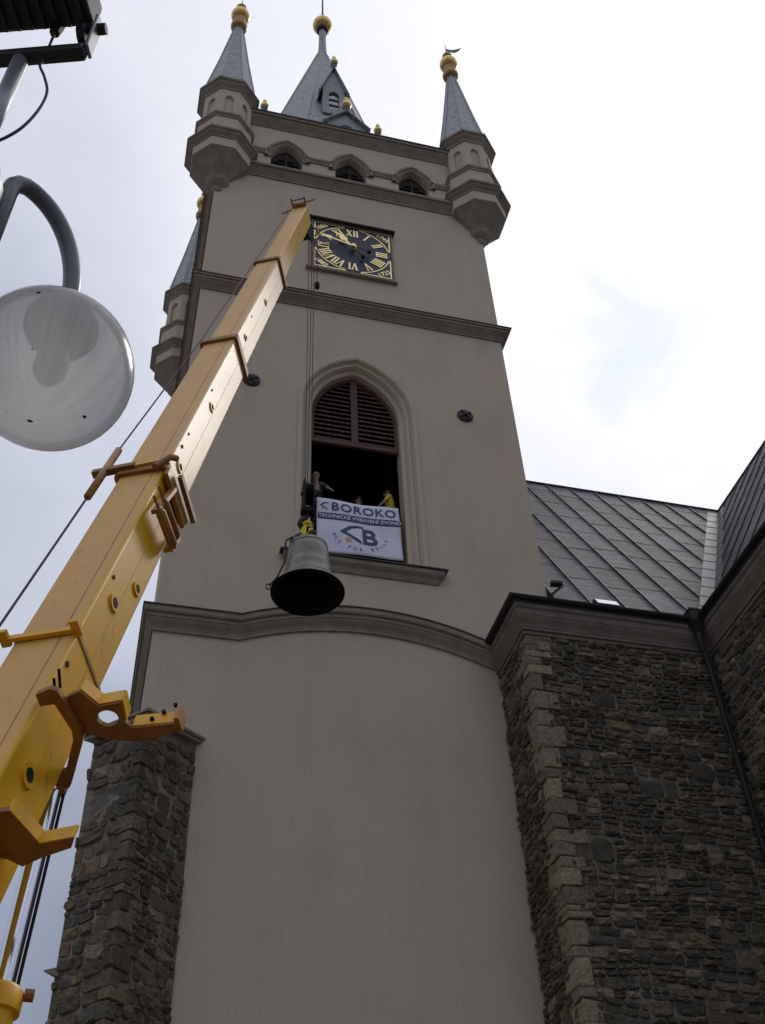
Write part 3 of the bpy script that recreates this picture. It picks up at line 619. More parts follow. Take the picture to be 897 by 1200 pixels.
# ------------------------------------------------------------------ rubble masonry
def stone_template(seed):
    rnd = random.Random(seed); n = 9; ring = []
    for k in range(n):
        a = 2*math.pi*(k+rnd.uniform(-0.25, 0.25))/n
        cx_, sy_ = math.cos(a), math.sin(a)
        e = 0.45            # superellipse: between a round and a square outline
        x = math.copysign(abs(cx_)**e, cx_)*0.5*rnd.uniform(0.80, 1.05); y = math.copysign(abs(sy_)**e, sy_)*0.5*rnd.uniform(0.78, 1.05)
        ring.append((x, y))
    tx, ty = rnd.uniform(-0.35, 0.35), rnd.uniform(-0.35, 0.35)
    vs = [(x, y, -0.6) for x, y in ring]+[(x, y, 0.12+tx*x+ty*y+rnd.uniform(-0.12, 0.12)) for x, y in ring]+[(x*0.84+rnd.uniform(-.03, .03), y*0.84+rnd.uniform(-.03, .03), 0.55+tx*x+ty*y+rnd.uniform(-0.22, 0.22)) for x, y in ring]+[(rnd.uniform(-.1, .1), rnd.uniform(-.1, .1), 0.62+rnd.uniform(-0.3, 0.3))]
    fs = []
    for k in range(n):
        j = (k+1) % n; fs += [(k, j, n+j, n+k), (n+k, n+j, 2*n+j, 2*n+k), (2*n+k, 2*n+j, 3*n)]
    return vs, fs
TEMPL = [stone_template(100+i) for i in range(28)]
TMESH = {}
def tmesh(i, m):
    if (i, m) not in TMESH:
        me = bpy.data.meshes.new('stone'); me.from_pydata(TEMPL[i][0], [], TEMPL[i][1]); me.materials.append(MATS[m]); TMESH[(i, m)] = me
    return TMESH[(i, m)]
def rubble(w, h, hmin, hmax, wmin, wmax, rnd, big=0.06):
    out = []; y = 0
    while y < h:
        bh = rnd.uniform(0.38, 0.62); x = -rnd.uniform(0, 0.3)
        while x < w:
            sw = rnd.uniform(0.7, 1.5)
            if rnd.random() < big*2: rows = 1; sw = rnd.uniform(0.35, 0.62)
            else: rows = max(1, round(bh/rnd.uniform(hmin, hmax)))
            hs = [rnd.uniform(0.45, 1.55) for _ in range(rows)]; tot = sum(hs); yy = y+rnd.uniform(-0.03, 0.03); tilt = rnd.uniform(-0.12, 0.12)
            for q in hs:
                rh = q/tot*bh; xx = x
                while xx < x+sw-0.02:
                    ww = min(rnd.uniform(wmin, wmax)*(0.6+rh/hmax*0.7), x+sw-xx)
                    if x+sw-xx-ww < wmin*0.6: ww = x+sw-xx
                    if rows == 1: ww = sw
                    cx_ = xx+ww/2; cy_ = yy+rh/2+tilt*(cx_-x-sw/2)
                    out.append([cx_, cy_, ww, rh, tilt+rnd.uniform(-0.05, 0.05)]); xx += ww
                yy += rh
            x += sw
        y += bh
    return out
eye = V((0, 0, 1.6))
def in_view(P):
    q = P-eye; dz = q.dot(fwd); 
    if dz < 0.1: return 0
    x, y = q.dot(cr)/dz*1267, q.dot(cu)/dz*1267
    return 1 if abs(x) < 470 and abs(y) < 620 else 0.001
def lay(faces, parent, m, limit=300, seed=1, keep=None):
    """faces: (origin, u, width, z0, z1, hmin, hmax, wmin, wmax, depth); the 300 that show largest become parts, the rest one part"""
    rnd = random.Random(seed); allst = []
    for (o, u, w, z0, z1, hmin, hmax, wmin, wmax, dep) in faces:
        o = V(o); u = V(u).normalized(); n = u.cross(Z)
        for (a, b_, sw, sh, tl_) in rubble(w, z1-z0, hmin, hmax, wmin, wmax, rnd):
            if a-sw/2 < 0.0:
                sw = a+sw/2; a = sw/2
            if a+sw/2 > w: sw = w-(a-sw/2); a = w-sw/2
            if sw < 0.05 or b_+sh/2 > z1-z0+0.05: continue
            P = o+u*a+Z*(z0+b_)
            if keep and not keep(P, sw): continue
            gap = 0.017
            v_ = (Z*math.cos(tl_)-u*math.sin(tl_)); u_ = (u*math.cos(tl_)+Z*math.sin(tl_))
            M_ = basis(u_*max(sw-gap, 0.03)*1.03, v_*max(sh-gap, 0.03)*1.04, n*(dep*rnd.choice((0.25, 0.6, 0.8, 1.0, 1.2, 1.5))), P+n*rnd.uniform(-0.015, 0.015))
            view = (eye-P); fac = abs(view.normalized().dot(n))
            allst.append((sw*sh*fac/view.length_squared*in_view(P), M_, rnd.randrange(len(TEMPL))))
    allst.sort(key=lambda s_: -s_[0]); org = ORG.get(parent.name, V((0, 0, 0)))
    for i, (k, M_, ti) in enumerate(allst[:limit]):
        s_ = link('stone', tmesh(ti, m), parent); M2 = M_.copy(); M2.translation -= org; s_.matrix_basis = M2
    rest = MB()
    for (k, M_, ti) in allst[limit:]:
        rest.add([M_ @ V(p) for p in TEMPL[ti][0]], TEMPL[ti][1])
    if rest.v:
        r_ = rest.build('small_stones', m, parent, fix=False); r_['kind'] = 'stuff'; r_['label'] = 'smaller rubble stones filling the rest of the wall'
def quoin_mesh(seed, m):
    rnd = random.Random(seed); bm = bmesh.new(); bmesh.ops.create_cube(bm, size=1.0)
    bmesh.ops.bevel(bm, geom=bm.edges[:]+bm.verts[:], offset=0.06, segments=1, affect='EDGES')
    for v_ in bm.verts: v_.co += V((rnd.uniform(-.05, .05), rnd.uniform(-.05, .05), rnd.uniform(-.07, .07)))
    me = bpy.data.meshes.new('quoin'); bm.to_mesh(me); bm.free(); me.materials.append(MATS[m]); return me
QM = [quoin_mesh(50+i, 'quoin') for i in range(10)]; QD = [quoin_mesh(80+i, 'rubble_dark') for i in range(10)]
def quoins(corner, u1, u2, z0, z1, parent, meshes, lo, hi, seed, hlo=0.16, hhi=0.42):
    """corner stones: u1 / u2 run back from the corner along the two faces"""
    rnd = random.Random(seed); z = z0; org = ORG.get(parent.name, V((0, 0, 0))); u1, u2 = V(u1).normalized(), V(u2).normalized(); k = 0
    while z < z1:
        h = min(rnd.uniform(hlo, hhi), z1-z)
        if h < 0.06: break
        a, b_ = (rnd.uniform(hi*0.75, hi), rnd.uniform(lo*0.8, lo*1.2)) if k % 2 else (rnd.uniform(lo*0.8, lo*1.2), rnd.uniform(hi*0.75, hi))
        o_ = V(corner)-(u1+u2)*rnd.uniform(0.02, 0.07)
        ctr = o_+u1*a/2+u2*b_/2+Z*(z+h/2)
        q = link('quoin', meshes[rnd.randrange(len(meshes))], parent)
        M_ = basis(u1*a, u2*b_, Z*(h-0.025), ctr-org); q.matrix_basis = M_
        z += h; k += 1

# ---------------- diagonal buttress at the tower's left corner (part of the tower)
P1, Q, S_, T_ = V((1.44, 20.05, 0)), V((0.27, 18.84, 0)), V((-0.66, 19.77, 0)), V((0.22, 20.66, 0))
def ztop(p): return 13.95-(0.0 if p in (P1, T_) else 0.35)
bc = MB(); ins = 0.03
rings0 = [(p.x, p.y, 0) for p in (P1, Q, S_, T_)]; rings1 = [(p.x, p.y, ztop(p)) for p in (P1, Q, S_, T_)]
bc.loft([rings0, rings1], True, True); butt = bc.build('buttress', 'mortar_pale', tower)
cap = MB(); axd = V((-0.7071, -0.7071, 0))
capp = [P1+V((0.12, 0.0, 0)), Q+V((0.02, -0.22, 0)), S_+V((-0.22, 0.0, 0)), T_+V((-0.1, 0.1, 0))]
for zo, th in ((0.0, 0.09), (0.094, 0.06)):
    k = 0.0 if zo == 0 else 0.07
    ctr = (P1+Q+S_+T_)/4
    pp = [p+(p-ctr).normalized()*k for p in capp]
    cap.loft([[(p.x, p.y, ztop(q)+zo) for p, q in zip(pp, (P1, Q, S_, T_))], [(p.x, p.y, ztop(q)+zo+th) for p, q in zip(pp, (P1, Q, S_, T_))]], True, True)
cap.build('buttress_cap', 'trim', butt)
lay([(S_, Q-S_, (Q-S_).length-0.12, 6.0, 13.55, 0.13, 0.32, 0.2, 0.55, 0.09), (Q+(P1-Q).normalized()*0.12, P1-Q, (P1-Q).length-0.22, 6.0, 13.7, 0.12, 0.28, 0.14, 0.40, 0.08)], butt, 'rubble_dark', 300, 5)
quoins(Q, S_-Q, P1-Q, 6.0, 13.5, butt, QD, 0.22, 0.5, 3, 0.14, 0.36)
for zz in (8.9,):
    b = MB(); d_ = V((-0.8, 0.1, 0)); b.loft([[S_+V((0.05, -0.1, zz)), S_+V((0.1, 0.1, zz)), S_+V((0.1, 0.0, zz+0.22))], [S_+V((-0.2, 0.02, zz+0.12)), S_+V((-0.2, 0.04, zz+0.12)), S_+V((-0.2, 0.03, zz+0.14))]], True, True); b.build('projecting_stone', 'rubble_dark', butt)

# ------------------------------------------------------------------ church aisle (stone block right of the tower, steep metal roof)
AXL, AYF, TXL = 8.42, 18.23, 13.10      # aisle left wall x, aisle front wall y, transept wall x
EZ = 17.36; OV = 0.28; AL = rad(59.9); TA = math.tan(AL); RZ = 30.5; RY0, RX0 = 18.75, 13.62
aisle = thing('church_aisle', 'dark rubble stone church wall under a steep grey sheet metal roof beside the tower', 'church', (11, 20, 0))
trans = thing('church_transept', 'stone church wing at the right edge with its metal roof meeting the aisle roof', 'church', (16, 16, 0))
MB().box(AXL+0.008, TXL+0.02, AYF+0.008, 19.96, 0, 16.75).build('wall_core', 'mortar', aisle)
MB().box(XR+0.02, TXL+0.02, 19.97, 26.0, 0, 16.75).build('wall_core', 'mortar', aisle)
lay([((AXL+0.22, AYF, 0), X, TXL-AXL-0.22, 6.0, 16.55, 0.08, 0.20, 0.15, 0.42, 0.075), ((AXL, 19.97, 0), -Y, 19.97-AYF-0.2, 5.5, 16.55, 0.08, 0.20, 0.15, 0.40, 0.075)], aisle, 'rubble', 300, 9)
quoins(V((AXL, AYF, 0)), X, Y, 5.5, 16.5, aisle, QM, 0.36, 0.68, 21, 0.13, 0.52)
ACP = [(-0.05, 16.50), (0.05, 16.50), (0.05, 16.60), (0.09, 16.60), (0.09, 16.68)]+[(0.10+a, z) for a, z in cove(16.68, 16.95, 0.10)]+[(0.21, 16.95), (0.21, 17.10), (0.25, 17.14), (0.25, 17.24)]
b = MB(); b.loft([[(AXL-o_, 20.02, z+0.013), (AXL-o_, AYF-o_, z+0.013), (TXL-o_*0.98, AYF-o_, z+0.013)] for o_, z in ACP], False, False); b.build('eaves_cornice', 'trim_dark', aisle)
def gutter(path, r, m, parent, name='gutter'):
    b = MB(); rings = []
    for (p, out) in path:
        p = V(p); out = V(out)
        rings.append([p+out*(r*math.cos(a))+Z*(r*math.sin(a)) for a in [math.pi+math.pi*i/8 for i in range(9)]]+[p+out*((r-0.012)*math.cos(a))+Z*((r-0.012)*math.sin(a)+0.004) for a in [2*math.pi-math.pi*i/8 for i in range(9)]])
    b.loft(rings, True, True); return b.build(name, m, parent)
gutter([((AXL-0.31, 20.0, EZ+0.03), -X), ((AXL-0.31, AYF-0.31, EZ+0.03), (-X-Y)), ((TXL-0.36, AYF-0.31, EZ+0.03), -Y)], 0.085, 'gutter', aisle)
MB().loft([[(AXL-0.27, 19.98, 17.26), (AXL-0.27, AYF-0.27, 17.26), (TXL-0.28, AYF-0.27, 17.26)], [(AXL-0.27, 19.98, 17.40), (AXL-0.27, AYF-0.27, 17.40), (TXL-0.28, AYF-0.27, 17.40)], [(AXL+0.1, 19.98, 17.46), (AXL+0.1, AYF+0.1, 17.46), (TXL+0.1, AYF+0.1, 17.46)]], False, False).build('eaves_board', 'flashing', aisle)

def clip(poly, a, b, c):            # keep a*x+b*y<=c
    out = []
    for i in range(len(poly)):
        p, q = poly[i], poly[(i+1) % len(poly)]; dp, dq = a*p[0]+b*p[1]-c, a*q[0]+b*q[1]-c
        if dp <= 0: out.append(p)
        if dp*dq < 0: t_ = dp/(dp-dq); out.append((p[0]+(q[0]-p[0])*t_, p[1]+(q[1]-p[1])*t_))
    return out
SL = (RZ-EZ)/math.sin(AL); ca, sa = math.cos(AL), math.sin(AL)
def sheet_roof(parent, origin, u, up, ulen0, ulen1, valley, extra, rowlen, colw, seed, roofname):
    """sheets laid in columns up the slope; valley(s) gives the greatest u at slope distance s"""
    rnd = random.Random(seed); o = V(origin); u = V(u); w = V(up); n = u.cross(w).normalized()
    if n.z < 0: n = -n
    base = MB(); poly = [(ulen0, 0), (ulen1, 0), (ulen1, SL), (ulen0, SL)]
    poly = clip(poly, 1, -ca, valley+0.02)
    for e in extra: poly = clip(poly, *e)
    base.prism(poly, o-n*0.06, u, w, n*0.04); roof = base.build(roofname, 'roof_metal', parent)
    k = 0; x = ulen0
    while x < ulen1:
        s = -rnd.uniform(0, rowlen) if k else 0.0
        s = -rnd.uniform(0.1, rowlen*0.9)
        while s < SL:
            p_ = [(x+0.004, max(s, 0)), (x+colw-0.004, max(s, 0)), (x+colw-0.004, min(s+rowlen, SL)), (x+0.004, min(s+rowlen, SL))]
            if p_[2][1]-p_[0][1] > 0.05:
                p_ = clip(p_, 1, -ca, valley-0.46)
                for e in extra: p_ = clip(p_, *e) if p_ else p_
                if len(p_) > 2:
                    b = MB(); lift = 0.006; s0 = max(s, 0)
                    i0 = [o+u*a+w*c_+n*(lift*(1-(c_-s0)/rowlen)+rnd.uniform(0, 0.004)) for a, c_ in p_]; i1 = [o+u*a+w*c_-n*0.018 for a, c_ in p_]
                    b.loft([i1, i0], True, True); b.build('roof_sheet', 'roof_metal', roof)
            s += rowlen
        # standing seam
        line = [(x-0.014, 0), (x+0.014, 0), (x+0.014, SL), (x-0.014, SL)]; line = clip(line, 1, -ca, valley-0.46)
        for e in extra: line = clip(line, *e) if line else line
        if len(line) > 2:
            b = MB(); b.prism(line, o+n*0.0, u, w, n*0.045); b.build('standing_seam', 'gutter', roof)
        x += colw; k += 1
    return roof, n
va = RX0
r1, n1 = sheet_roof(aisle, (0, RY0, EZ+0.05), X, (0, ca, sa), XR+0.02, 21.6, va, [], 1.75, 0.98, 4, 'roof')
r3, n3 = sheet_roof(trans, (RX0, 0, EZ+0.05), Y, (ca, 0, sa), 8.0, 26.6, RY0, [], 1.75, 0.98, 6, 'roof')
MB().box(AXL-0.2, XR+0.018, AYF-0.2, 19.98, 17.30, 17.47).build('lead_flat', 'lead', aisle)
MB().box(XR+0.022, TXL+0.5, AYF-0.2, RY0+0.1, 17.30, 17.41).build('gutter_sole', 'lead', aisle)
MB().box(TXL-0.2, RX0+0.1, 8.0, AYF-0.22, 17.30, 17.41).build('gutter_sole', 'lead', trans)
MB().prism([(RY0+0.03, 17.42), (19.97, 17.42), (19.97, EZ+(19.97-RY0)*TA-0.03)], (XR+0.02, 0, 0), Y, Z, (0.06, 0, 0)).build('verge_board', 'flashing', aisle)
# valley flashing: a strip on either slope, in lapped lengths
s = 0
while s < SL:
    s1 = min(s+0.95, SL)
    for (o, u, w, v0, par, nn) in ((V((0, RY0, EZ+0.05)), X, V((0, ca, sa)), RX0, r1, n1), (V((RX0, 0, EZ+0.05)), Y, V((ca, 0, sa)), RY0, r3, n3)):
        pl = [(v0+s*ca-0.455, s), (v0+s*ca-0.004, s), (v0+s1*ca-0.004, s1), (v0+s1*ca-0.455, s1)]
        b = MB(); b.loft([[o+u*a+w*c_-nn*0.02 for a, c_ in pl], [o+u*a+w*c_+nn*(0.016 if i_ < 2 else 0.006) for i_, (a, c_) in enumerate(pl)]], True, True); b.build('valley_sheet', 'valley_metal', par)
    s += 0.95
rt = MB(); rt.tube([(XR, RY0+SL*ca, RZ+0.06), (va+SL*ca, RY0+SL*ca, RZ+0.06)], 0.07, 8); rt.build('ridge_roll', 'roof_metal', aisle)
rt = MB(); rt.tube([(RX0+SL*ca, 8.0, RZ+0.06), (RX0+SL*ca, RY0+SL*ca, RZ+0.06)], 0.07, 8); rt.build('ridge_roll', 'roof_metal', trans)
# back slopes so the roofs are solid from the side
bk = MB(); yR = RY0+SL*ca; bk.loft([[(XR+0.02, yR, RZ), (va+SL*ca, yR, RZ)], [(XR+0.02, yR+SL*ca, EZ), (va+SL*ca, yR+SL*ca, EZ)]], False, False); bk.build('back_slope', 'roof_metal', aisle)
bk = MB(); xR = RX0+SL*ca; bk.loft([[(xR, 8.0, RZ), (xR, yR, RZ)], [(xR+SL*ca, 8.0, EZ), (xR+SL*ca, yR, EZ)]], False, False); bk.build('back_slope', 'roof_metal', trans)
# skylight near the eaves
oS = V((0, RY0, EZ+0.05)); wS = V((0, ca, sa))
b = MB(); b.obox(oS+X*11.45+wS*1.75+n1*0.06, (X, wS, n1), (0.32, 0.16, 0.05)); skl = b.build('skylight', 'gutter', r1)
b = MB(); b.obox(oS+X*11.45+wS*1.75+n1*0.115, (X, wS, n1), (0.29, 0.13, 0.006)); b.build('pane', 'glass_bright', skl)
# rain hopper and downpipe in the inner corner
hx, hy = TXL-0.42, AYF-0.36
hp = MB(); hp.lathe([(0.09, 16.92), (0.10, 17.02), (0.20, 17.22), (0.20, 17.5), (0.22, 17.52), (0.22, 17.56), (0.19, 17.56)], (hx, hy, 0), 4, math.pi/4); hop = hp.build('rain_hopper', 'gutter', aisle)
MB().tube([(hx, hy, 17.0), (hx, hy, 16.78), (hx+0.1, hy+0.12, 16.5), (hx+0.18, hy+0.2, 16.2), (hx+0.18, hy+0.2, 0.0)], 0.065, 12).build('downpipe', 'dark_iron', aisle, True)
# spout by the tower wall
b = MB(); b.bar((10.24, 19.55, 19.30), (9.80, 19.40, 18.80), 0.16, 0.07); sp_ = b.build('roof_spout', 'gutter', aisle)
b = MB(); b.bar((9.98, 19.6, 19.42), (10.28, 19.5, 19.36), 0.18, 0.08); b.build('spout_head', 'gutter', sp_)

# transept wall
MB().box(TXL+0.008, TXL+9.5, 8.0, 26.0, 0, 16.75).build('wall_core', 'mortar', trans)
lay([((TXL, AYF, 0), -Y, AYF-9.0, 7.0, 16.55, 0.12, 0.26, 0.2, 0.5, 0.07)], trans, 'rubble', 220, 15, keep=lambda P, sw: in_view(P) == 1 or P.y > 14)
b = MB(); b.loft([[(TXL-o_, 8.0, z+0.001), (TXL-o_, AYF-o_*0.98, z+0.001)] for o_, z in ACP], False, False); b.build('eaves_cornice', 'trim_dark', trans)
gutter([((TXL-0.31, 8.0, EZ+0.03), -X), ((TXL-0.31, AYF-0.36, EZ+0.03), -X)], 0.085, 'gutter', trans)
MB().loft([[(TXL-0.27, 8, 17.262), (TXL-0.27, AYF-0.26, 17.262)], [(TXL-0.27, 8, 17.402), (TXL-0.27, AYF-0.26, 17.402)], [(TXL+0.1, 8, 17.462), (TXL+0.1, AYF, 17.462)]], False, False).build('eaves_board', 'flashing', trans)

# ------------------------------------------------------------------ crane
az, el = rad(24.82677), rad(69.0765)
bd = V((math.sin(az)*math.cos(el), math.cos(az)*math.cos(el), math.sin(el))); br = V((math.cos(az), -math.sin(az), 0)); bn = br.cross(bd)
BA = V((2.5488, 16.2, 28.5))
def BP(t_, r_=0.0, n_=0.0): return BA+bd*t_+br*r_+bn*n_
foot = BP(-27.7)
crane = thing('mobile_crane', 'yellow telescopic crane boom rising in front of the tower', 'crane', (foot.x, foot.y-0.6, 0))
SW = [0.63, 0.605, 0.58, 0.52, 0.445]; SH = [0.73, 0.72, 0.70, 0.655, 0.55]
T0 = [-28.2, -23.5, -20.0, -14.0, -8.0]; T1 = [-22.1, -18.1, -12.3, -5.9, 1.25]
def rrect(w, h, r, k=4):
    out = []
    for (sx, sy, a0) in ((1, 1, 0), (-1, 1, 90), (-1, -1, 180), (1, -1, 270)):
        for i in range(k+1):
            a = rad(a0+90*i/k); out.append((sx*(w/2-r)+r*math.cos(a), sy*(h/2-r)+r*math.sin(a)))
    return out
secs = []
for i in range(5):
    b = MB(); rr_ = rrect(SW[i], SH[i], 0.045)
    b.loft([[BP(t_, x, y) for x, y in rr_] for t_ in (T0[i], T1[i])], True, True)
    so = b.build('boom_section', 'crane_sky_sheen' if i in (2, 3) else 'crane_paint', crane); secs.append(so); so.data.materials.append(MATS['crane_tan'])
    for p_ in so.data.polygons:
        if p_.normal.dot(bn) > 0.95: p_.material_index = 1      # top plate takes the tan paint
    # bend line welds along the side and the top
    if i < 4:
        b = MB(); b.bar(BP(T0[i], SW[i]/2, -0.03), BP(T1[i], SW[i]/2, -0.03), 0.012, 0.008, br); b.build('weld_seam', 'crane_paint', so)
        b = MB(); b.bar(BP(T0[i], SW[i]/2-0.14, SH[i]/2), BP(T1[i], SW[i]/2-0.14, SH[i]/2), 0.01, 0.006, bn); b.build('weld_seam', 'crane_dirty', so)
    if i < 4:   # collar at the section's open end
        e = 0.055 if i else 0.012; L = 0.18 if i else 0.05
        outer = rrect(SW[i]+2*e, SH[i]+2*e, 0.06); inner = rrect(SW[i]-0.01, SH[i]-0.01, 0.045)
        b = MB(); rings = [[BP(T1[i]+0.03-L, x, y) for x, y in inner], [BP(T1[i]+0.03-L, x, y) for x, y in outer], [BP(T1[i]+0.03, x, y) for x, y in outer], [BP(T1[i]+0.03, x, y) for x, y in inner]]
        b.loft(rings, True, False); b.build('collar', 'crane_brown', so)
    # wear-pad holes in the side
holes = {0: [(-23.83, 0.06, .075), (-22.52, 0.27, .03)], 1: [(-21.06, 0.06, .07), (-20.35, -0.18, .06), (-20.84, 0.25, .025)], 2: [(-17.55, 0.1, .06), (-17.18, 0.25, .028), (-15.16, 0.07, .055), (-16.72, 0.25, .02), (-14.86, 0.25, .02)], 3: [(-11.43, 0.08, .045), (-10.41, 0.2, .022), (-8.69, 0.02, .05)]}
for i, L in holes.items():
    for (t_, n_, r_) in L:
        w = SW[i]/2
        if r_ > 0.04:
            b = MB(); b.tube([BP(t_, w-0.01, n_), BP(t_, w+0.022, n_)], r_*1.5, 18); hr = b.build('pin_ring', 'crane_paint', secs[i], True, angle=40)
            b = MB(); b.tube([BP(t_, w-0.02, n_), BP(t_, w+0.026, n_)], r_*0.85, 16); b.build('pin_hole', 'black_steel', hr)
        else:
            b = MB(); b.tube([BP(t_, w-0.02, n_), BP(t_, w+0.012, n_)], r_, 10); b.build('bolt_hole', 'black_steel', secs[i])
# rope rest on top of the base section end
b = MB(); b.bar(BP(-22.12, -0.37, 0.40), BP(-22.12, 0.31, 0.40), 0.07, 0.045, bn)
for s_ in (-0.39, 0.33): b.bar(BP(-22.12, s_, 0.33), BP(-22.12, s_, 0.50), 0.05, 0.09, br)
b.build('rope_rest', 'crane_paint', crane)
# cross bar with the cable guide on the second section's end
b = MB(); b.bar(BP(-18.12, -0.66, 0.42), BP(-18.08, -0.10, 0.42), 0.10, 0.09, bn); xb = b.build('cross_bar', 'crane_brown', crane)
b = MB(); b.bar(BP(-18.08, -0.10, 0.415), BP(-18.05, 0.25, 0.415), 0.07, 0.06, bn); b.build('bar_tail', 'crane_paint', xb)
b = MB(); b.tube([BP(-18.9, -0.50, 0.43), BP(-17.4, -0.50, 0.43)], 0.05, 10); b.build('cable_guide', 'crane_dirty', xb, True)
b = MB(); b.tube([BP(-18.3, 0.22, 0.45), BP(-18.0, 0.36, 0.43), BP(-17.9, 0.40, 0.36)], 0.045, 8); b.build('hinge', 'crane_brown', xb)
# strap down the side of the third section's foot, and the hinged roller pair for the jib
b = MB(); b.prism([(-18.42, 0.38), (-18.22, 0.38), (-17.95, -0.18), (-17.88, -0.42), (-18.05, -0.46), (-18.42, -0.40), (-18.42, -0.2)], BP(0, SW[1]/2+0.04, 0), bd, bn, br*0.06); st = b.build('side_strap', 'crane_dirty', crane)
b = MB(); b.obox(BP(-18.16, SW[1]/2+0.16, -0.12), (bd, bn, br), (0.05, 0.33, 0.03)); b.build('strap_rib', 'crane_brown', st)
for (t_, r_) in ((-19.25, 0.062), (-18.98, 0.042)):
    b = MB(); b.tube([BP(t_, SW[1]/2+0.14, 0.27), BP(t_, SW[1]/2+0.15, 0.22), BP(t_+0.06, SW[1]/2+0.15, -0.24), BP(t_+0.06, SW[1]/2+0.14, -0.3)], [r_*0.6, r_, r_, r_*0.6], 12); rl = b.build('jib_roller', 'crane_dirty' if r_ > 0.06 else 'crane_brown', crane, True, angle=40)
    b = MB(); b.tube([BP(t_, SW[1]/2+0.14, 0.25), BP(t_+0.02, SW[1]/2+0.12, 0.44)], 0.018, 6); b.build('roller_pin', 'crane_brown', rl)
b = MB(); b.bar(BP(-19.3, SW[1]/2+0.1, 0.26), BP(-18.4, SW[1]/2+0.1, 0.14), 0.05, 0.09, br); b.bar(BP(-19.25, SW[1]/2+0.1, -0.29), BP(-18.85, SW[1]/2+0.1, -0.33), 0.12, 0.05, bn); b.build('roller_link', 'crane_dirty', crane)
# large jib cradle on the base section
t_ = -23.2
outl = [(0.46, 0.30), (0.58, 0.36), (0.68, 0.39), (0.79, 0.21), (1.0, 0.22), (0.975, 0.02), (1.01, -0.06), (1.38, -0.07), (1.44, -0.10), (1.43, -0.16), (1.22, -0.19), (1.03, -0.21), (0.80, -0.15), (0.62, -0.06), (0.52, -0.02), (0.46, 0.1)]
hole = [(0.835+0.095*math.cos(2*math.pi*k/20), 0.075+0.085*math.sin(2*math.pi*k/20)) for k in range(20)]
b = MB(); b.holed(outl, [hole], BP(t_), br, bn, bd*0.05); cr_o = b.build('jib_cradle', 'crane_brown', crane)
b = MB()
for p, q in (((0.68, 0.39), (0.79, 0.21)), ((0.79, 0.21), (1.0, 0.22)), ((1.0, 0.22), (0.975, 0.02)), ((1.01, -0.06), (1.43, -0.08))):
    b.bar(BP(t_+0.10, p[0], p[1]), BP(t_+0.10, q[0], q[1]), 0.022, 0.15, bd)
b.build('cradle_flange', 'crane_paint', cr_o)
b = MB(); b.obox(BP(t_+0.09, 1.42, -0.09), (br, bn, bd), (0.022, 0.075, 0.09)); ce = b.build('cradle_end', 'crane_dirty', cr_o)
for k in range(3):
    b = MB(); b.tube([BP(t_+0.08+0.08*k, 1.18+0.09*k, -0.06), BP(t_+0.08+0.08*k, 1.18+0.09*k, -0.03)], 0.02, 8); b.build('bolt', 'black_steel', cr_o)
for k in range(2):
    b = MB(); b.tube([BP(t_+0.1+0.14*k, 0.40, 0.30), BP(t_+0.16+0.14*k, 0.42, 0.46)], 0.014, 6); b.build('pin', 'black_steel', cr_o)
b = MB(); b.prism([(0.33, 0.46), (0.47, 0.50), (0.53, 0.46), (0.60, 0.05), (0.585, -0.06), (0.38, -0.42), (0.31, -0.54), (0.22, -0.56), (0.18, -0.48), (0.20, -0.38), (0.33, -0.36), (0.50, -0.05), (0.52, 0.05), (0.46, 0.34), (0.33, 0.34)], BP(t_-0.07), br, bn, bd*0.06); b.build('cradle_strap', 'crane_brown', cr_o)
b = MB(); b.tube([BP(t_-0.1, 0.22, -0.56), BP(t_+0.02, 0.22, -0.56)], 0.055, 12); b.build('strap_pin', 'crane_dirty', cr_o, True, angle=40)
# lower rest bracket
b = MB(); b.prism([(0.30, 0.36), (0.45, 0.33), (0.53, 0.33), (0.65, -0.02), (0.93, 0.0), (0.88, -0.09), (0.62, -0.15), (0.45, -0.21), (0.36, -0.12), (0.30, -0.1)], BP(-24.6), br, bn, bd*0.05); lb = b.build('rest_bracket', 'crane_brown', crane)
b = MB()
for p, q in (((0.53, 0.33), (0.65, -0.02)), ((0.65, -0.02), (0.93, 0.0))): b.bar(BP(-24.53, *p), BP(-24.53, *q), 0.022, 0.13, bd)
b.build('bracket_flange', 'crane_paint', lb)
# boom head: sheave cheeks, sheaves and the rope guard on top
b = MB()
for r_ in (-0.16, 0.20):
    b.prism([(0.0, -0.24), (1.3, -0.24), (1.35, -0.34), (1.0, -0.66), (0.55, -0.66), (0.35, -0.5)], BP(0, r_, 0), bd, bn, br*0.03)
hd_ = b.build('boom_head', 'black_steel', crane)
for k in range(4):
    b = MB(); r_ = -0.11+0.075*k; b.tube([BP(0.95, r_, -0.45), BP(0.95, r_+0.02, -0.45), BP(0.95, r_+0.04, -0.45)], [0.20, 0.16, 0.20], 18); b.build('sheave', 'crane_brown' if k > 1 else 'black_steel', hd_)
b = MB(); b.tube([BP(1.2, 0.23, -0.36), BP(1.25, 0.35, -0.42), BP(0.95, 0.42, -0.5), BP(0.75, 0.33, -0.52)], 0.035, 8); b.build('head_lug', 'crane_brown', hd_)
for p, q in (((1.25, -0.2, 0.26), (1.25, -0.2, 0.55)), ((1.25, 0.18, 0.26), (1.25, 0.18, 0.55)), ((1.25, -0.2, 0.38), (1.25, 0.18, 0.38)), ((1.55, -0.18, 0.45), (1.55, 0.16, 0.45)), ((1.25, 0.18, 0.5), (1.55, 0.16, 0.45)), ((1.25, -0.2, 0.5), (1.55, -0.18, 0.45)), ((1.1, 0.18, 0.4), (1.3, 0.46, 0.4)), ((0.5, -0.42, 0.3), (0.9, -0.2, 0.3))):
    b = MB(); b.tube([BP(*p), BP(*q)], 0.024, 6); b.build('guard_rod', 'crane_brown', hd_)
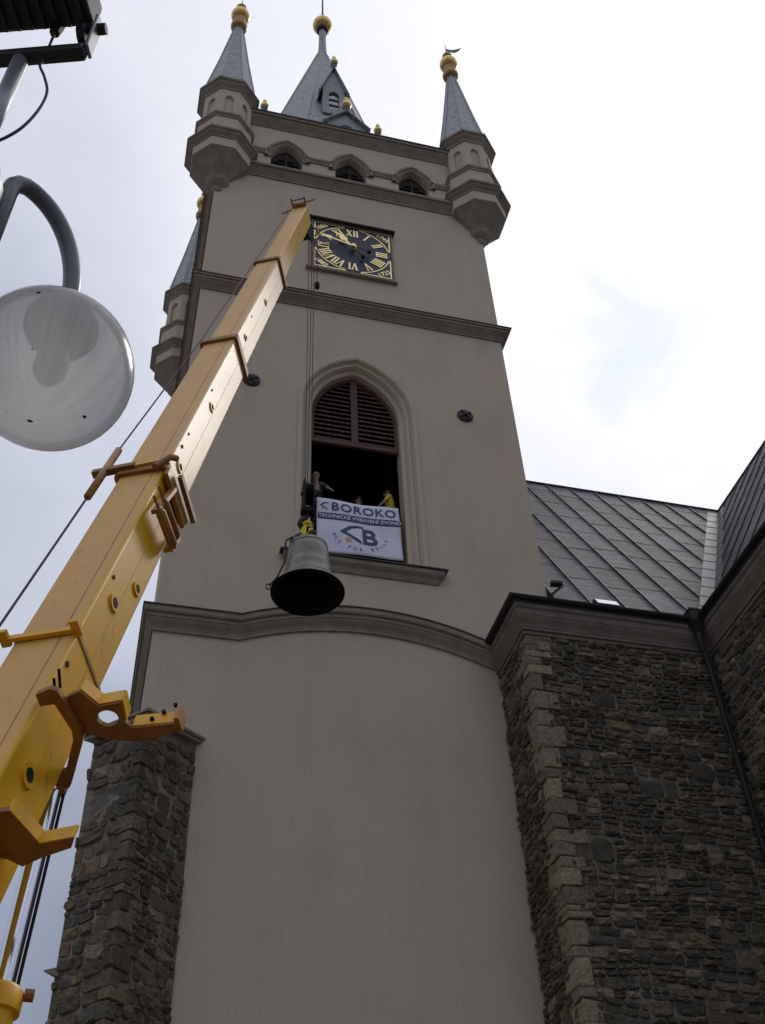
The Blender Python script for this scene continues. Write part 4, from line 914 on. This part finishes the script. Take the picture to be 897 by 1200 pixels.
b = MB(); b.obox(BP(1.22, -0.01, 0.33), (br, bd, bn), (0.2, 0.05, 0.06)); b.build('guard_bar', 'crane_dirty', hd_)
# hoist ropes down to the hook block, anti-two-block weight, electric cable along the boom
RX, RY, BZ = 3.10, 16.88, 19.0
for (x0, x1) in ((3.0, 3.04), (3.10, 3.09), (3.17, 3.16)):
    b = MB(); b.tube([(x0, RY, 29.0), (x1, RY, BZ)], 0.011, 6); b.build('hoist_rope', 'rope_steel', crane)
b = MB(); b.tube([(3.24, RY-0.1, 28.8), (3.24, RY-0.1, 26.75)], 0.010, 6); b.lathe([(0.03, 26.45), (0.07, 26.5), (0.07, 26.68), (0.03, 26.75)], (3.24, RY-0.1, 0), 10); b.build('limit_weight', 'black_steel', crane)
b = MB(); b.tube([BP(-27.5, -0.62, 0.36), BP(-21.9, -0.56, 0.4), BP(-18.9, -0.5, 0.43)], 0.014, 6); b.tube([BP(-17.4, -0.5, 0.43), BP(-12.2, -0.34, 0.4), BP(-6.0, -0.29, 0.36), BP(0.8, -0.26, 0.3)], 0.012, 6); b.build('boom_cable', 'rope_steel', crane)
# luffing cylinder
c0 = BP(-23.35, 0.17, -0.52); c1 = c0+V((-0.038, -0.109, -1.0))*1.78; c2 = c0+V((-0.038, -0.109, -1.0))*4.3
MB().tube([c0, c1], 0.085, 20).build('lift_rod', 'chrome', crane, True, angle=40)
b = MB(); b.tube([c1-(c1-c0)*0.02, c1, c1+(c2-c1)*0.06, c1+(c2-c1)*0.062, c2], [0.14, 0.17, 0.17, 0.135, 0.135], 20); lc = b.build('lift_cylinder', 'crane_paint', crane, True, angle=40)
dv = (c1-c0).normalized(); sv = dv.cross(V((0, 1, 0))).normalized()
for s_ in (-1, 1):
    b = MB(); b.tube([c1+sv*s_*0.17, c1+sv*s_*0.24], 0.05, 8); b.build('port', 'crane_brown', lc)
MB().tube([c0+V((0.105, 0.0, 0)), c1+V((0.105, 0.0, 0))], 0.014, 8).build('rod_dark_edge', 'black_steel', crane)  # thin black strip added beside the rod as the dark edge of its chrome
# slewing platform and carrier below the frame, so that the boom stands on something
fx, fy = foot.x, foot.y
b = MB()
for s_ in (-0.45, 0.45):
    o_ = V((fx, fy, 0))+br*s_; hv = V((math.sin(az), math.cos(az), 0))
    b.prism([(-1.2, 1.55), (1.7, 1.55), (1.3, 2.0), (0.25, 2.85), (-0.3, 2.85), (-1.2, 2.1)], o_-br*0.04, hv, Z, br*0.08)
b.build('slewing_platform', 'crane_paint', crane)
MB().lathe([(0.7, 1.2), (0.75, 1.25), (0.75, 1.5), (0.7, 1.55)], (fx, fy+0.2, 0), 28).build('slewing_ring', 'black_steel', crane)
b = MB(); b.box(fx-5.2, fx+1.7, fy-0.6, fy+1.1, 0.75, 1.2); b.build('chassis', 'crane_paint', crane, bevel=0.04)
b = MB(); b.loft([[(fx-6.6, fy-1.0, 0.6), (fx-5.0, fy-1.0, 0.6), (fx-5.0, fy+1.5, 0.6), (fx-6.6, fy+1.5, 0.6)], [(fx-6.6, fy-1.0, 1.5), (fx-5.0, fy-1.0, 1.5), (fx-5.0, fy+1.5, 1.5), (fx-6.6, fy+1.5, 1.5)], [(fx-6.2, fy-0.9, 2.5), (fx-5.1, fy-0.9, 2.5), (fx-5.1, fy+1.4, 2.5), (fx-6.2, fy+1.4, 2.5)]], True, True); b.build('cab', 'crane_paint', crane, bevel=0.06)
for wx in (-6.0, -3.6, -2.2, 0.6):
    for wy in (-0.95, 1.2):
        b = MB(); b.tube([(fx+wx, fy+wy, 0.55), (fx+wx, fy+wy+0.32, 0.55)], 0.55, 24); wh = b.build('wheel', 'rubber', crane, True, angle=40)
        b = MB(); b.tube([(fx+wx, fy+wy-0.01, 0.55), (fx+wx, fy+wy+0.33, 0.55)], 0.28, 16); b.build('rim', 'crane_paint', wh, True, angle=40)

# ------------------------------------------------------------------ hook block, sling, bell
hb = thing('hook_block', 'black steel hook block hanging on the crane ropes above the bell', 'hook block', (RX, RY, 18.0))
for s_ in (-0.11, 0.09):
    b = MB(); b.prism([(-0.17, 18.0), (0.17, 18.0), (0.19, 18.3), (0.19, 18.9), (0.12, 19.02), (-0.12, 19.02), (-0.19, 18.9), (-0.19, 18.3)], (RX+s_, RY, 0), Y, Z, (0.025, 0, 0)); b.build('cheek_plate', 'black_steel', hb, bevel=0.01)
for k in range(3):
    b = MB(); x_ = RX-0.075+0.06*k; b.tube([(x_, RY, 18.62), (x_+0.02, RY, 18.62), (x_+0.04, RY, 18.62)], [0.27, 0.23, 0.27], 20); b.build('pulley', 'dark_metal', hb)
b = MB(); b.tube([(RX-0.16, RY, 18.62), (RX+0.16, RY, 18.62)], 0.05, 10); b.build('axle', 'dark_iron', hb)
b = MB(); b.box(RX-0.15, RX+0.15, RY-0.10, RY+0.10, 18.02, 18.16); b.build('crosshead', 'black_steel', hb, bevel=0.02)
b = MB(); hk = [(RX, 18.1), (RX, 17.95), (RX-0.06, 17.86), (RX-0.15, 17.78), (RX-0.17, 17.68), (RX-0.11, 17.59), (RX, 17.56), (RX+0.09, 17.60), (RX+0.12, 17.69), (RX+0.1, 17.76)]
b.tube([(x, RY, z) for x, z in hk], [0.05, 0.05, 0.055, 0.06, 0.065, 0.065, 0.06, 0.05, 0.035, 0.02], 10); b.build('hook', 'dark_metal', hb, True)
slg = thing('lifting_sling', 'yellow lifting sling looped between the hook and the bell crown', 'sling', (RX, RY, 17.2))
for (xa, xb_, yo) in ((-0.13, -0.10, -0.06), (0.12, 0.08, -0.05), (-0.02, -0.03, 0.08), (0.07, 0.02, 0.05)):
    b = MB(); b.bar((RX+xb_*0.5, RY+yo*0.4, 17.70), (RX+xa, RY+yo, 17.22), 0.10, 0.04, (0, 1, 0)); b.build('webbing', 'sling_yellow', slg)
b = MB(); b.tube([(RX-0.07, RY-0.05, 17.68), (RX, RY-0.05, 17.72), (RX+0.07, RY-0.05, 17.68)], 0.045, 8); b.build('sling_eye', 'sling_yellow', slg)
bell = thing('bell', 'large grey bronze bell hanging mouth down below the crane hook', 'bell', (RX+0.03, RY, 15.7))
bx, by = RX+0.03, RY; BM, BR = 15.78, 0.765
op = [(0.0, 1.36), (0.20, 1.36), (0.34, 1.335), (0.405, 1.27), (0.425, 1.19), (0.418, 1.185), (0.418, 1.165), (0.428, 1.155), (0.438, 1.0), (0.455, 0.8), (0.478, 0.62), (0.488, 0.60), (0.488, 0.58), (0.50, 0.45), (0.545, 0.30), (0.61, 0.19), (0.635, 0.17), (0.638, 0.15), (0.69, 0.07), (0.745, 0.02), (0.765, 0.0)]
b = MB(); b.lathe([(max(r_, 0.001), BM+z) for r_, z in op[::-1]], (bx, by, 0), 56, 0, False); bo = b.build('bell_body', 'bell_bronze', bell, True, angle=50)
ip = [(0.765, 0.0), (0.70, 0.012), (0.62, 0.08), (0.52, 0.22), (0.44, 0.45), (0.40, 0.8), (0.37, 1.15), (0.28, 1.26), (0.001, 1.28)]
b = MB(); b.lathe([(r_, BM+z) for r_, z in ip], (bx, by, 0), 56, 0, False); b.build('bell_inside', 'bell_inside', bo, True)
crown = MB()
for a in (0.2, 0.2+math.pi/2):
    for s_ in (-1, 1):
        dx, dy = math.cos(a)*s_, math.sin(a)*s_
        crown.tube([(bx+dx*0.26, by+dy*0.26, BM+1.34), (bx+dx*0.28, by+dy*0.28, BM+1.48), (bx+dx*0.18, by+dy*0.18, BM+1.57), (bx+dx*0.05, by+dy*0.05, BM+1.56)], 0.045, 8)
crown.build('crown', 'dark_metal', bell, True)
b = MB(); b.box(bx-0.40, bx+0.38, by-0.05, by+0.05, BM+1.36, BM+1.42); b.build('crown_strap', 'dark_iron', bell)
b = MB(); b.tube([(bx-0.36, by-0.15, BM+1.36), (bx-0.50, by-0.18, BM+1.22), (bx-0.53, by-0.18, BM+1.10), (bx-0.49, by-0.15, BM+0.98), (bx-0.53, by-0.15, BM+0.6), (bx-0.66, by-0.1, BM+0.22), (bx-0.80, by-0.05, BM+0.02)], 0.022, 8)
b.tube([(bx-0.80, by-0.1, BM+0.02)]+[(bx-0.83+0.05*math.cos(a_), by-0.1, BM-0.05+0.07*math.sin(a_)) for a_ in [math.pi/2+2*math.pi*k/10 for k in range(11)]], 0.013, 6); b.build('tag_line', 'rope_steel', bell)

# ------------------------------------------------------------------ banner
ban = thing('advertising_banner', 'white banner with blue lettering and bell logo hung in the belfry window', 'banner', (CX, 20.3, 20.1))
bw, bh_ = 2.26, 1.88; bx0, bz0 = 3.98, 20.14
def BW(a, c_):            # banner coordinates (0..1) -> world, with slight sag and folds
    return V((bx0+0.03*c_*0+bw*a+0.05*(1-c_)*a, 20.32+0.02*math.sin(a*9+c_*3)+0.012*math.sin(c_*11+a*4), bz0+bh_*c_-0.03*math.sin(math.pi*a)*c_+0.03*a))
b = MB(); nx, nz_ = 28, 20
g_ = [[BW(i/nx, j/nz_) for i in range(nx+1)] for j in range(nz_+1)]
vs = [p for r_ in g_ for p in r_]; fs = [(j*(nx+1)+i, j*(nx+1)+i+1, (j+1)*(nx+1)+i+1, (j+1)*(nx+1)+i) for j in range(nz_) for i in range(nx)]
b.add(vs, fs); cl = b.build('banner_cloth', 'banner_white', ban, True); sm = cl.modifiers.new('thick', 'SOLIDIFY'); sm.thickness = 0.006; sm.offset = -1
def flat(name, poly, m, par=ban, lift=0.012):
    b = MB()
    tr_ = tessellate_polygon([[V((a, c_, 0)) for a, c_ in poly]])
    b.add([BW(a, c_)+V((0, -lift, 0)) for a, c_ in poly], [list(t_) for t_ in tr_]); return b.build(name, m, par)
def grid_strip(a0, a1, c0, c1, n=24):
    lo = [(a0+(a1-a0)*i/n, c0) for i in range(n+1)]; hi_ = [(a0+(a1-a0)*i/n, c1) for i in range(n+1)]
    b = MB(); b.add([BW(*p)+V((0, -0.010, 0)) for p in lo]+[BW(*p)+V((0, -0.010, 0)) for p in hi_], [(i, i+1, n+2+i, n+1+i) for i in range(n)]); return b
grid_strip(0.01, 1.0, 0.615, 0.735).build('blue_band', 'print_blue', ban)
def banner_text(body, a, c_, size, m, bold=0.0, rot=0.0, xs=1.0, spacing=1.0, name='lettering'):
    cu_ = bpy.data.curves.new(name, 'FONT'); cu_.body = body; cu_.size = size; cu_.align_x = 'CENTER'; cu_.align_y = 'CENTER'; cu_.offset = bold; cu_.space_character = spacing; cu_.resolution_u = 4
    tmp = bpy.data.objects.new('tmp_text', cu_); me = bpy.data.meshes.new_from_object(tmp); bpy.data.objects.remove(tmp); bpy.data.curves.remove(cu_); me.name = name
    R_ = Matrix.Rotation(rot, 2); org = ORG[ban.name]
    for v_ in me.vertices:
        q = R_ @ V((v_.co.x*xs, v_.co.y)); v_.co = BW(a+q.x/bw, c_+q.y/bh_)+V((0, -0.016, 0))-org
    me.materials.clear(); me.materials.append(MATS[m]); return link(name, me, ban)
for i, ch in enumerate('BOROKO'): banner_text(ch, 0.215+i*0.135, 0.853, 0.40, 'print_blue', 0.006)
banner_text('TECHNICKÉ VYBAVENÍ ZVONŮ', 0.515, 0.672, 0.158, 'print_white', 0.003)
def logo(a, c_, s_):
    def q(pts): return [(a+x*s_/bw, c_+y*s_/bh_) for x, y in pts]
    flat('logo_bell', q([(-0.62, 0.06), (-0.30, 0.34), (-0.05, 0.42), (0.18, 0.40), (0.18, 0.33), (-0.02, 0.33), (-0.22, 0.25), (-0.42, 0.06), (-0.05, -0.18), (0.10, -0.32), (0.10, -0.42), (-0.08, -0.30), (-0.28, -0.14)]), 'print_blue', ban, 0.014)
    flat('logo_clapper', q([(-0.33+0.11*math.cos(k*math.pi/8), -0.28+0.085*math.sin(k*math.pi/8)) for k in range(16)]), 'print_gold', ban, 0.014)
logo(0.485, 0.375, 0.80); banner_text('B', 0.615, 0.335, 0.80, 'print_blue', 0.014)
logo(0.115, 0.855, 0.30)
arcT = 'ALL FOR BELLS'
for i, ch in enumerate(arcT):
    if ch == ' ': continue
    th = rad(196+i*148/12); banner_text(ch, 0.51+0.72*math.cos(th)/bw, 0.42+0.62*math.sin(th)/bh_, 0.15, 'print_blue', 0.0, th+math.pi/2)

# ------------------------------------------------------------------ people in the belfry
def skin_obj(name, verts, edges, radii, m, parent, sub=2):
    org = ORG[parent.name]; me = bpy.data.meshes.new(name); me.from_pydata([V(p)-org for p in verts], edges, []); me.materials.append(MATS[m])
    o = link(name, me, parent); o.modifiers.new('skin', 'SKIN'); ly = me.skin_vertices[0].data
    for i, r_ in enumerate(radii): ly[i].radius = (r_, r_) if not isinstance(r_, tuple) else r_
    ly[0].use_root = True
    s_ = o.modifiers.new('sub', 'SUBSURF'); s_.levels = sub; s_.render_levels = sub
    for p in me.polygons: p.use_smooth = True
    o.modifiers['skin'].use_smooth_shade = True
    return o
def person(label, x, y, floor, face, shirt, hair, lean=0.0, armL=None, armR=None, helmet=None):
    """standing figure; face = yaw of the gaze, lean = forward lean in metres at the head, arms = hand targets"""
    p = thing('person', label, 'person', (x, y, floor), 'people in the belfry window')
    fdir = V((math.sin(face), math.cos(face), 0)); side = V((fdir.y, -fdir.x, 0)); o = V((x, y, floor))
    def Pt(s_, f_, z): return o+side*s_+fdir*(f_+lean*max(0, (z-0.9)/0.8))+Z*z
    HP, CH, NK, HD, TP = Pt(0, 0, 0.95), Pt(0, 0, 1.32), Pt(0, 0, 1.50), Pt(0, 0.02, 1.63), Pt(0, 0.02, 1.74)
    vs = [HP, CH, NK, HD, TP]; ed = [(0, 1), (1, 2), (2, 3), (3, 4)]; rr_ = [0.135, 0.155, 0.058, 0.092, 0.07]
    arms = {}
    for s_, tgt in ((-1, armL), (1, armR)):
        sh = Pt(s_*0.19, 0, 1.42)
        hand_ = V(tgt) if tgt is not None else Pt(s_*0.26, 0.08, 0.82)
        mid = (sh+hand_)/2; reach = (hand_-sh).length; sag = math.sqrt(max(0.29**2-(min(reach, 0.57)/2)**2, 0.0004)); elb = mid-Z*sag*0.8+side*s_*sag*0.5
        i0 = len(vs); vs += [sh, elb, hand_-(hand_-elb).normalized()*0.07, hand_]; ed += [(1, i0), (i0, i0+1), (i0+1, i0+2), (i0+2, i0+3)]; rr_ += [0.062, 0.045, 0.032, 0.036]; arms[s_] = (sh, elb, hand_)
    for s_ in (-1, 1):
        i0 = len(vs); vs += [Pt(s_*0.1, 0, 0.88), Pt(s_*0.11, 0.02, 0.48), Pt(s_*0.12, 0, 0.09), Pt(s_*0.13, 0.16, 0.04)]; ed += [(0, i0), (i0, i0+1), (i0+1, i0+2), (i0+2, i0+3)]; rr_ += [0.09, 0.062, 0.045, 0.04]
    skin_obj('body', vs, ed, rr_, 'skin', p)
    # clothing
    vs = [Pt(0, 0, 0.93), Pt(0, 0, 1.15), Pt(0, 0, 1.33), Pt(0, 0, 1.455)]; ed = [(0, 1), (1, 2), (2, 3)]; rr_ = [0.155, 0.16, 0.175, 0.075]
    for s_ in (-1, 1):
        sh, elb, hand_ = arms[s_]; i0 = len(vs); vs += [sh, sh.lerp(elb, 0.55), sh.lerp(elb, 0.85)]; ed += [(2, i0), (i0, i0+1), (i0+1, i0+2)]; rr_ += [0.078, 0.066, 0.064]
    skin_obj('shirt', vs, ed, rr_, shirt, p)
    vs = [Pt(0, 0, 0.96)]; ed = []; rr_ = [0.15]
    for s_ in (-1, 1):
        i0 = len(vs); vs += [Pt(s_*0.1, 0, 0.86), Pt(s_*0.11, 0.02, 0.48), Pt(s_*0.12, 0, 0.12)]; ed += [(0, i0), (i0, i0+1), (i0+1, i0+2)]; rr_ += [0.105, 0.078, 0.066]
    skin_obj('trousers', vs, ed, rr_, 'trousers', p)
    # face features and hair
    hc = HD.lerp(TP, 0.35)
    b = MB(); b.lathe([(0.001, -0.02), (0.1, 0.0), (0.106, 0.05), (0.085, 0.10), (0.045, 0.125), (0.001, 0.13)], hc-fdir*0.015+Z*0.005, 14); b.build('hair', helmet or hair, p, True)
    b = MB(); b.obox(hc+fdir*0.098-Z*0.03, (fdir, side, Z), (0.018, 0.012, 0.022)); b.build('nose', 'skin', p, True)
    for s_ in (-1, 1):
        b = MB(); b.obox(hc+side*s_*0.1-Z*0.03-fdir*0.01, (fdir, side, Z), (0.02, 0.01, 0.03)); b.build('ear', 'skin', p, True)
        b = MB(); b.lathe([(0.001, -0.011), (0.011, 0.0), (0.001, 0.011)], hc+fdir*0.088+side*s_*0.034-Z*0.008, 8); b.build('eye', 'hair', p)
        sh, elb, hand_ = arms[s_]; dv_ = (hand_-elb).normalized(); sd = dv_.cross(Z).normalized() if abs(dv_.z) < 0.9 else side
        fg = MB()
        for q in range(4):
            L_ = (0.07, 0.08, 0.075, 0.058)[q]; bse = hand_+sd*(q-1.5)*0.019
            fg.tube([bse, bse+dv_*L_*0.55-Z*0.004, bse+dv_*L_-Z*0.025], [0.0095, 0.009, 0.007], 6)
        bse = hand_-dv_*0.04+sd*s_*0.03; fg.tube([bse, bse+sd*s_*0.03+dv_*0.02, bse+sd*s_*0.035+dv_*0.05], [0.011, 0.010, 0.008], 6)
        fg.build('fingers', 'skin', p, True)
FLR = 21.5
person('dark clothed worker leaning out at the left of the belfry window behind the hook block', 4.12, 20.95, FLR, rad(200), 'shirt_dark', 'hair_grey', 0.32, armL=(4.38, 20.28, 22.35), armR=(4.02, 20.3, 22.3))
person('person in a yellow shirt standing at the right jamb of the belfry window', 6.2, 20.92, FLR, rad(-80), 'shirt_yellow', 'hair', 0.05, armL=(5.8, 20.75, 22.45), armR=(5.85, 21.05, 22.5))
person('person in dark clothes whose head shows above the middle of the banner', 5.38, 21.45, FLR-0.0, rad(180), 'shirt_dark', 'hair', 0.1)

# ------------------------------------------------------------------ street lamp with globe, floodlight
PX, PY = -0.76, 2.01
lamp = thing('street_lamp', 'grey gooseneck street lamp with a milky glass globe at the left', 'street lamp', (PX, PY, 0))
MB().lathe([(0.11, 0.0), (0.11, 0.9), (0.075, 0.95), (0.06, 4.2), (0.06, 4.23)], (PX, PY, 0), 20).build('pole', 'galvanised', lamp, True, angle=40)
MB().lathe([(0.075, 4.22), (0.118, 4.25), (0.118, 4.80), (0.10, 4.87), (0.03, 5.08)], (PX, PY, 0), 24).build('pole_head', 'galvanised', lamp, True, angle=40)
GX, GY, GZ, GR = -0.39, 2.22, 4.21, 0.25
ax_, ay_ = -0.645, 2.075
hd2 = V((GX-ax_, GY-ay_, 0)); span = hd2.length; hu = hd2.normalized(); rad_ = span/2
pts = [(ax_, ay_, 4.36), (ax_, ay_, 4.90), (ax_+hu.x*0.006, ay_+hu.y*0.006, 4.945), (ax_+hu.x*0.022, ay_+hu.y*0.022, 4.975)]
for i in range(0, 17):
    a = rad(90*i/16); hh_ = 0.05+(span-0.05)*math.sin(a); pts.append((ax_+hu.x*hh_, ay_+hu.y*hh_, 4.55+0.44*math.cos(a)))
pts.append((GX, GY, 4.45))
MB().tube(pts, 0.030, 14).build('arm', 'lamp_grey', lamp, True)
for zz in (4.5, 4.62):
    b = MB(); b.bar((PX, PY, zz), (ax_, ay_, zz), 0.05, 0.04); b.build('arm_clamp', 'lamp_grey', lamp)
    b = MB(); b.tube([(PX+0.08, PY-0.05, zz+0.03), (PX+0.10, PY-0.09, zz+0.03)], 0.012, 8); b.build('clamp_bolt', 'dark_metal', lamp)
b = MB(); gl_pts = [(GR*math.sin(math.pi*i/32), -GR*math.cos(math.pi*i/32)) for i in range(0, 30)]
me_b = MB(); me_b.lathe([(max(r_, 0.0005), z) for r_, z in gl_pts], (0, 0, 0), 48, 0, False)
me = me_b.mesh('globe', V((0, 0, 0)), True); me.materials.append(MATS['opal_globe']); go_ = link('globe', me, lamp); go_.location = V((GX, GY, GZ))-ORG[lamp.name]
b = MB(); b.lathe([(0.03, 4.50), (0.11, 4.47), (0.115, 4.435), (0.115, 4.40), (0.10, 4.37), (0.02, 4.36)], (GX, GY, 0), 28); b.build('globe_fitter', 'dark_iron', lamp, True, angle=50)
b = MB(); b.lathe([(0.03, 4.36), (0.035, 4.32), (0.05, 4.27), (0.05, 4.2), (0.03, 4.16), (0.001, 4.155)], (GX, GY, 0), 20); b.build('bulb', 'lamp_grey', lamp, True)
flo = thing('floodlight', 'black finned floodlight on a bracket above the street lamp', 'floodlight', (PX, PY, 5.08))
MB().tube([(PX, PY, 5.05), (PX, PY, 5.70)], 0.03, 14).build('stem', 'galvanised', flo, True)
fu = V((0.952, -0.306, 0.0)); fv = V((0.306, 0.952, 0.0))      # long axis and depth axis of the housing
tl_ = rad(6); fvv = fv*math.cos(tl_)+Z*math.sin(tl_); fz_ = fu.cross(fvv)
FC = V((PX, PY, 6.07))-fvv*0.185
b = MB(); b.loft([[FC+fu*(sx*0.235)+fvv*(sy*0.18)-fz_*0.085 for sx, sy in ((-1, -1), (1, -1), (1, 1), (-1, 1))], [FC+fu*(sx*0.25)+fvv*(sy*0.20)+fz_*0.03 for sx, sy in ((-1, -1), (1, -1), (1, 1), (-1, 1))], [FC+fu*(sx*0.25)+fvv*(sy*0.20)+fz_*0.08 for sx, sy in ((-1, -1), (1, -1), (1, 1), (-1, 1))]], True, True)
b.build('housing', 'flood_black', flo, bevel=0.012)
for k in range(9):
    b = MB(); b.obox(FC+fu*(-0.20+0.05*k)-fz_*0.095, (fu, fvv, fz_), (0.006, 0.165, 0.014)); b.build('fin', 'flood_black', flo)
yb_ = V((PX, PY, 5.735)); ye = 0.245
b = MB(); b.bar(yb_-fu*ye, yb_+fu*ye, 0.06, 0.05, Z); b.build('yoke', 'flood_black', flo, bevel=0.014)
for s_ in (-1, 1):
    b = MB(); b.bar(yb_+fu*s_*(ye+0.008), yb_+fu*s_*(ye+0.012)+Z*0.28, 0.06, 0.014, fu); b.build('yoke_arm', 'galvanised', flo, bevel=0.004)
    b = MB(); b.tube([yb_+fu*s_*(ye-0.06)+Z*0.20, yb_+fu*s_*(ye+0.05)+Z*0.20], 0.024, 8); b.build('yoke_bolt', 'dark_metal', flo)
    b = MB(); b.tube([yb_+fu*s_*(ye-0.05)+Z*0.15, yb_+fu*s_*(ye-0.02)+Z*0.15], 0.045, 10); b.build('yoke_washer', 'dark_metal', flo)
b = MB(); b.tube([yb_+fu*0.09+Z*0.28, yb_+fu*0.09+Z*0.20], [0.03, 0.02], 8); b.build('cable_gland', 'flood_black', flo)
b = MB(); cp = [yb_+fu*0.09+Z*0.22, yb_+fu*0.09-Z*0.03, yb_+fu*0.085-Z*0.09, yb_+fu*0.12-Z*0.19, yb_+fu*0.155-Z*0.33, yb_+fu*0.145-Z*0.48, yb_+fu*0.10-Z*0.61, yb_+fu*0.01-Z*0.69, yb_-fu*0.10-Z*0.68]
def smoothp(P_, n=5):
    out = []
    for i in range(len(P_)-1):
        p0, p1, p2, p3 = P_[max(i-1, 0)], P_[i], P_[i+1], P_[min(i+2, len(P_)-1)]
        for k in range(n):
            t_ = k/n; out.append(0.5*((2*p1)+(p2-p0)*t_+(2*p0-5*p1+4*p2-p3)*t_*t_+(3*p1-p0-3*p2+p3)*t_**3))
    return out+[P_[-1]]
b.tube(smoothp(cp), 0.0055, 8); b.build('cable', 'cable_dark', flo, True)
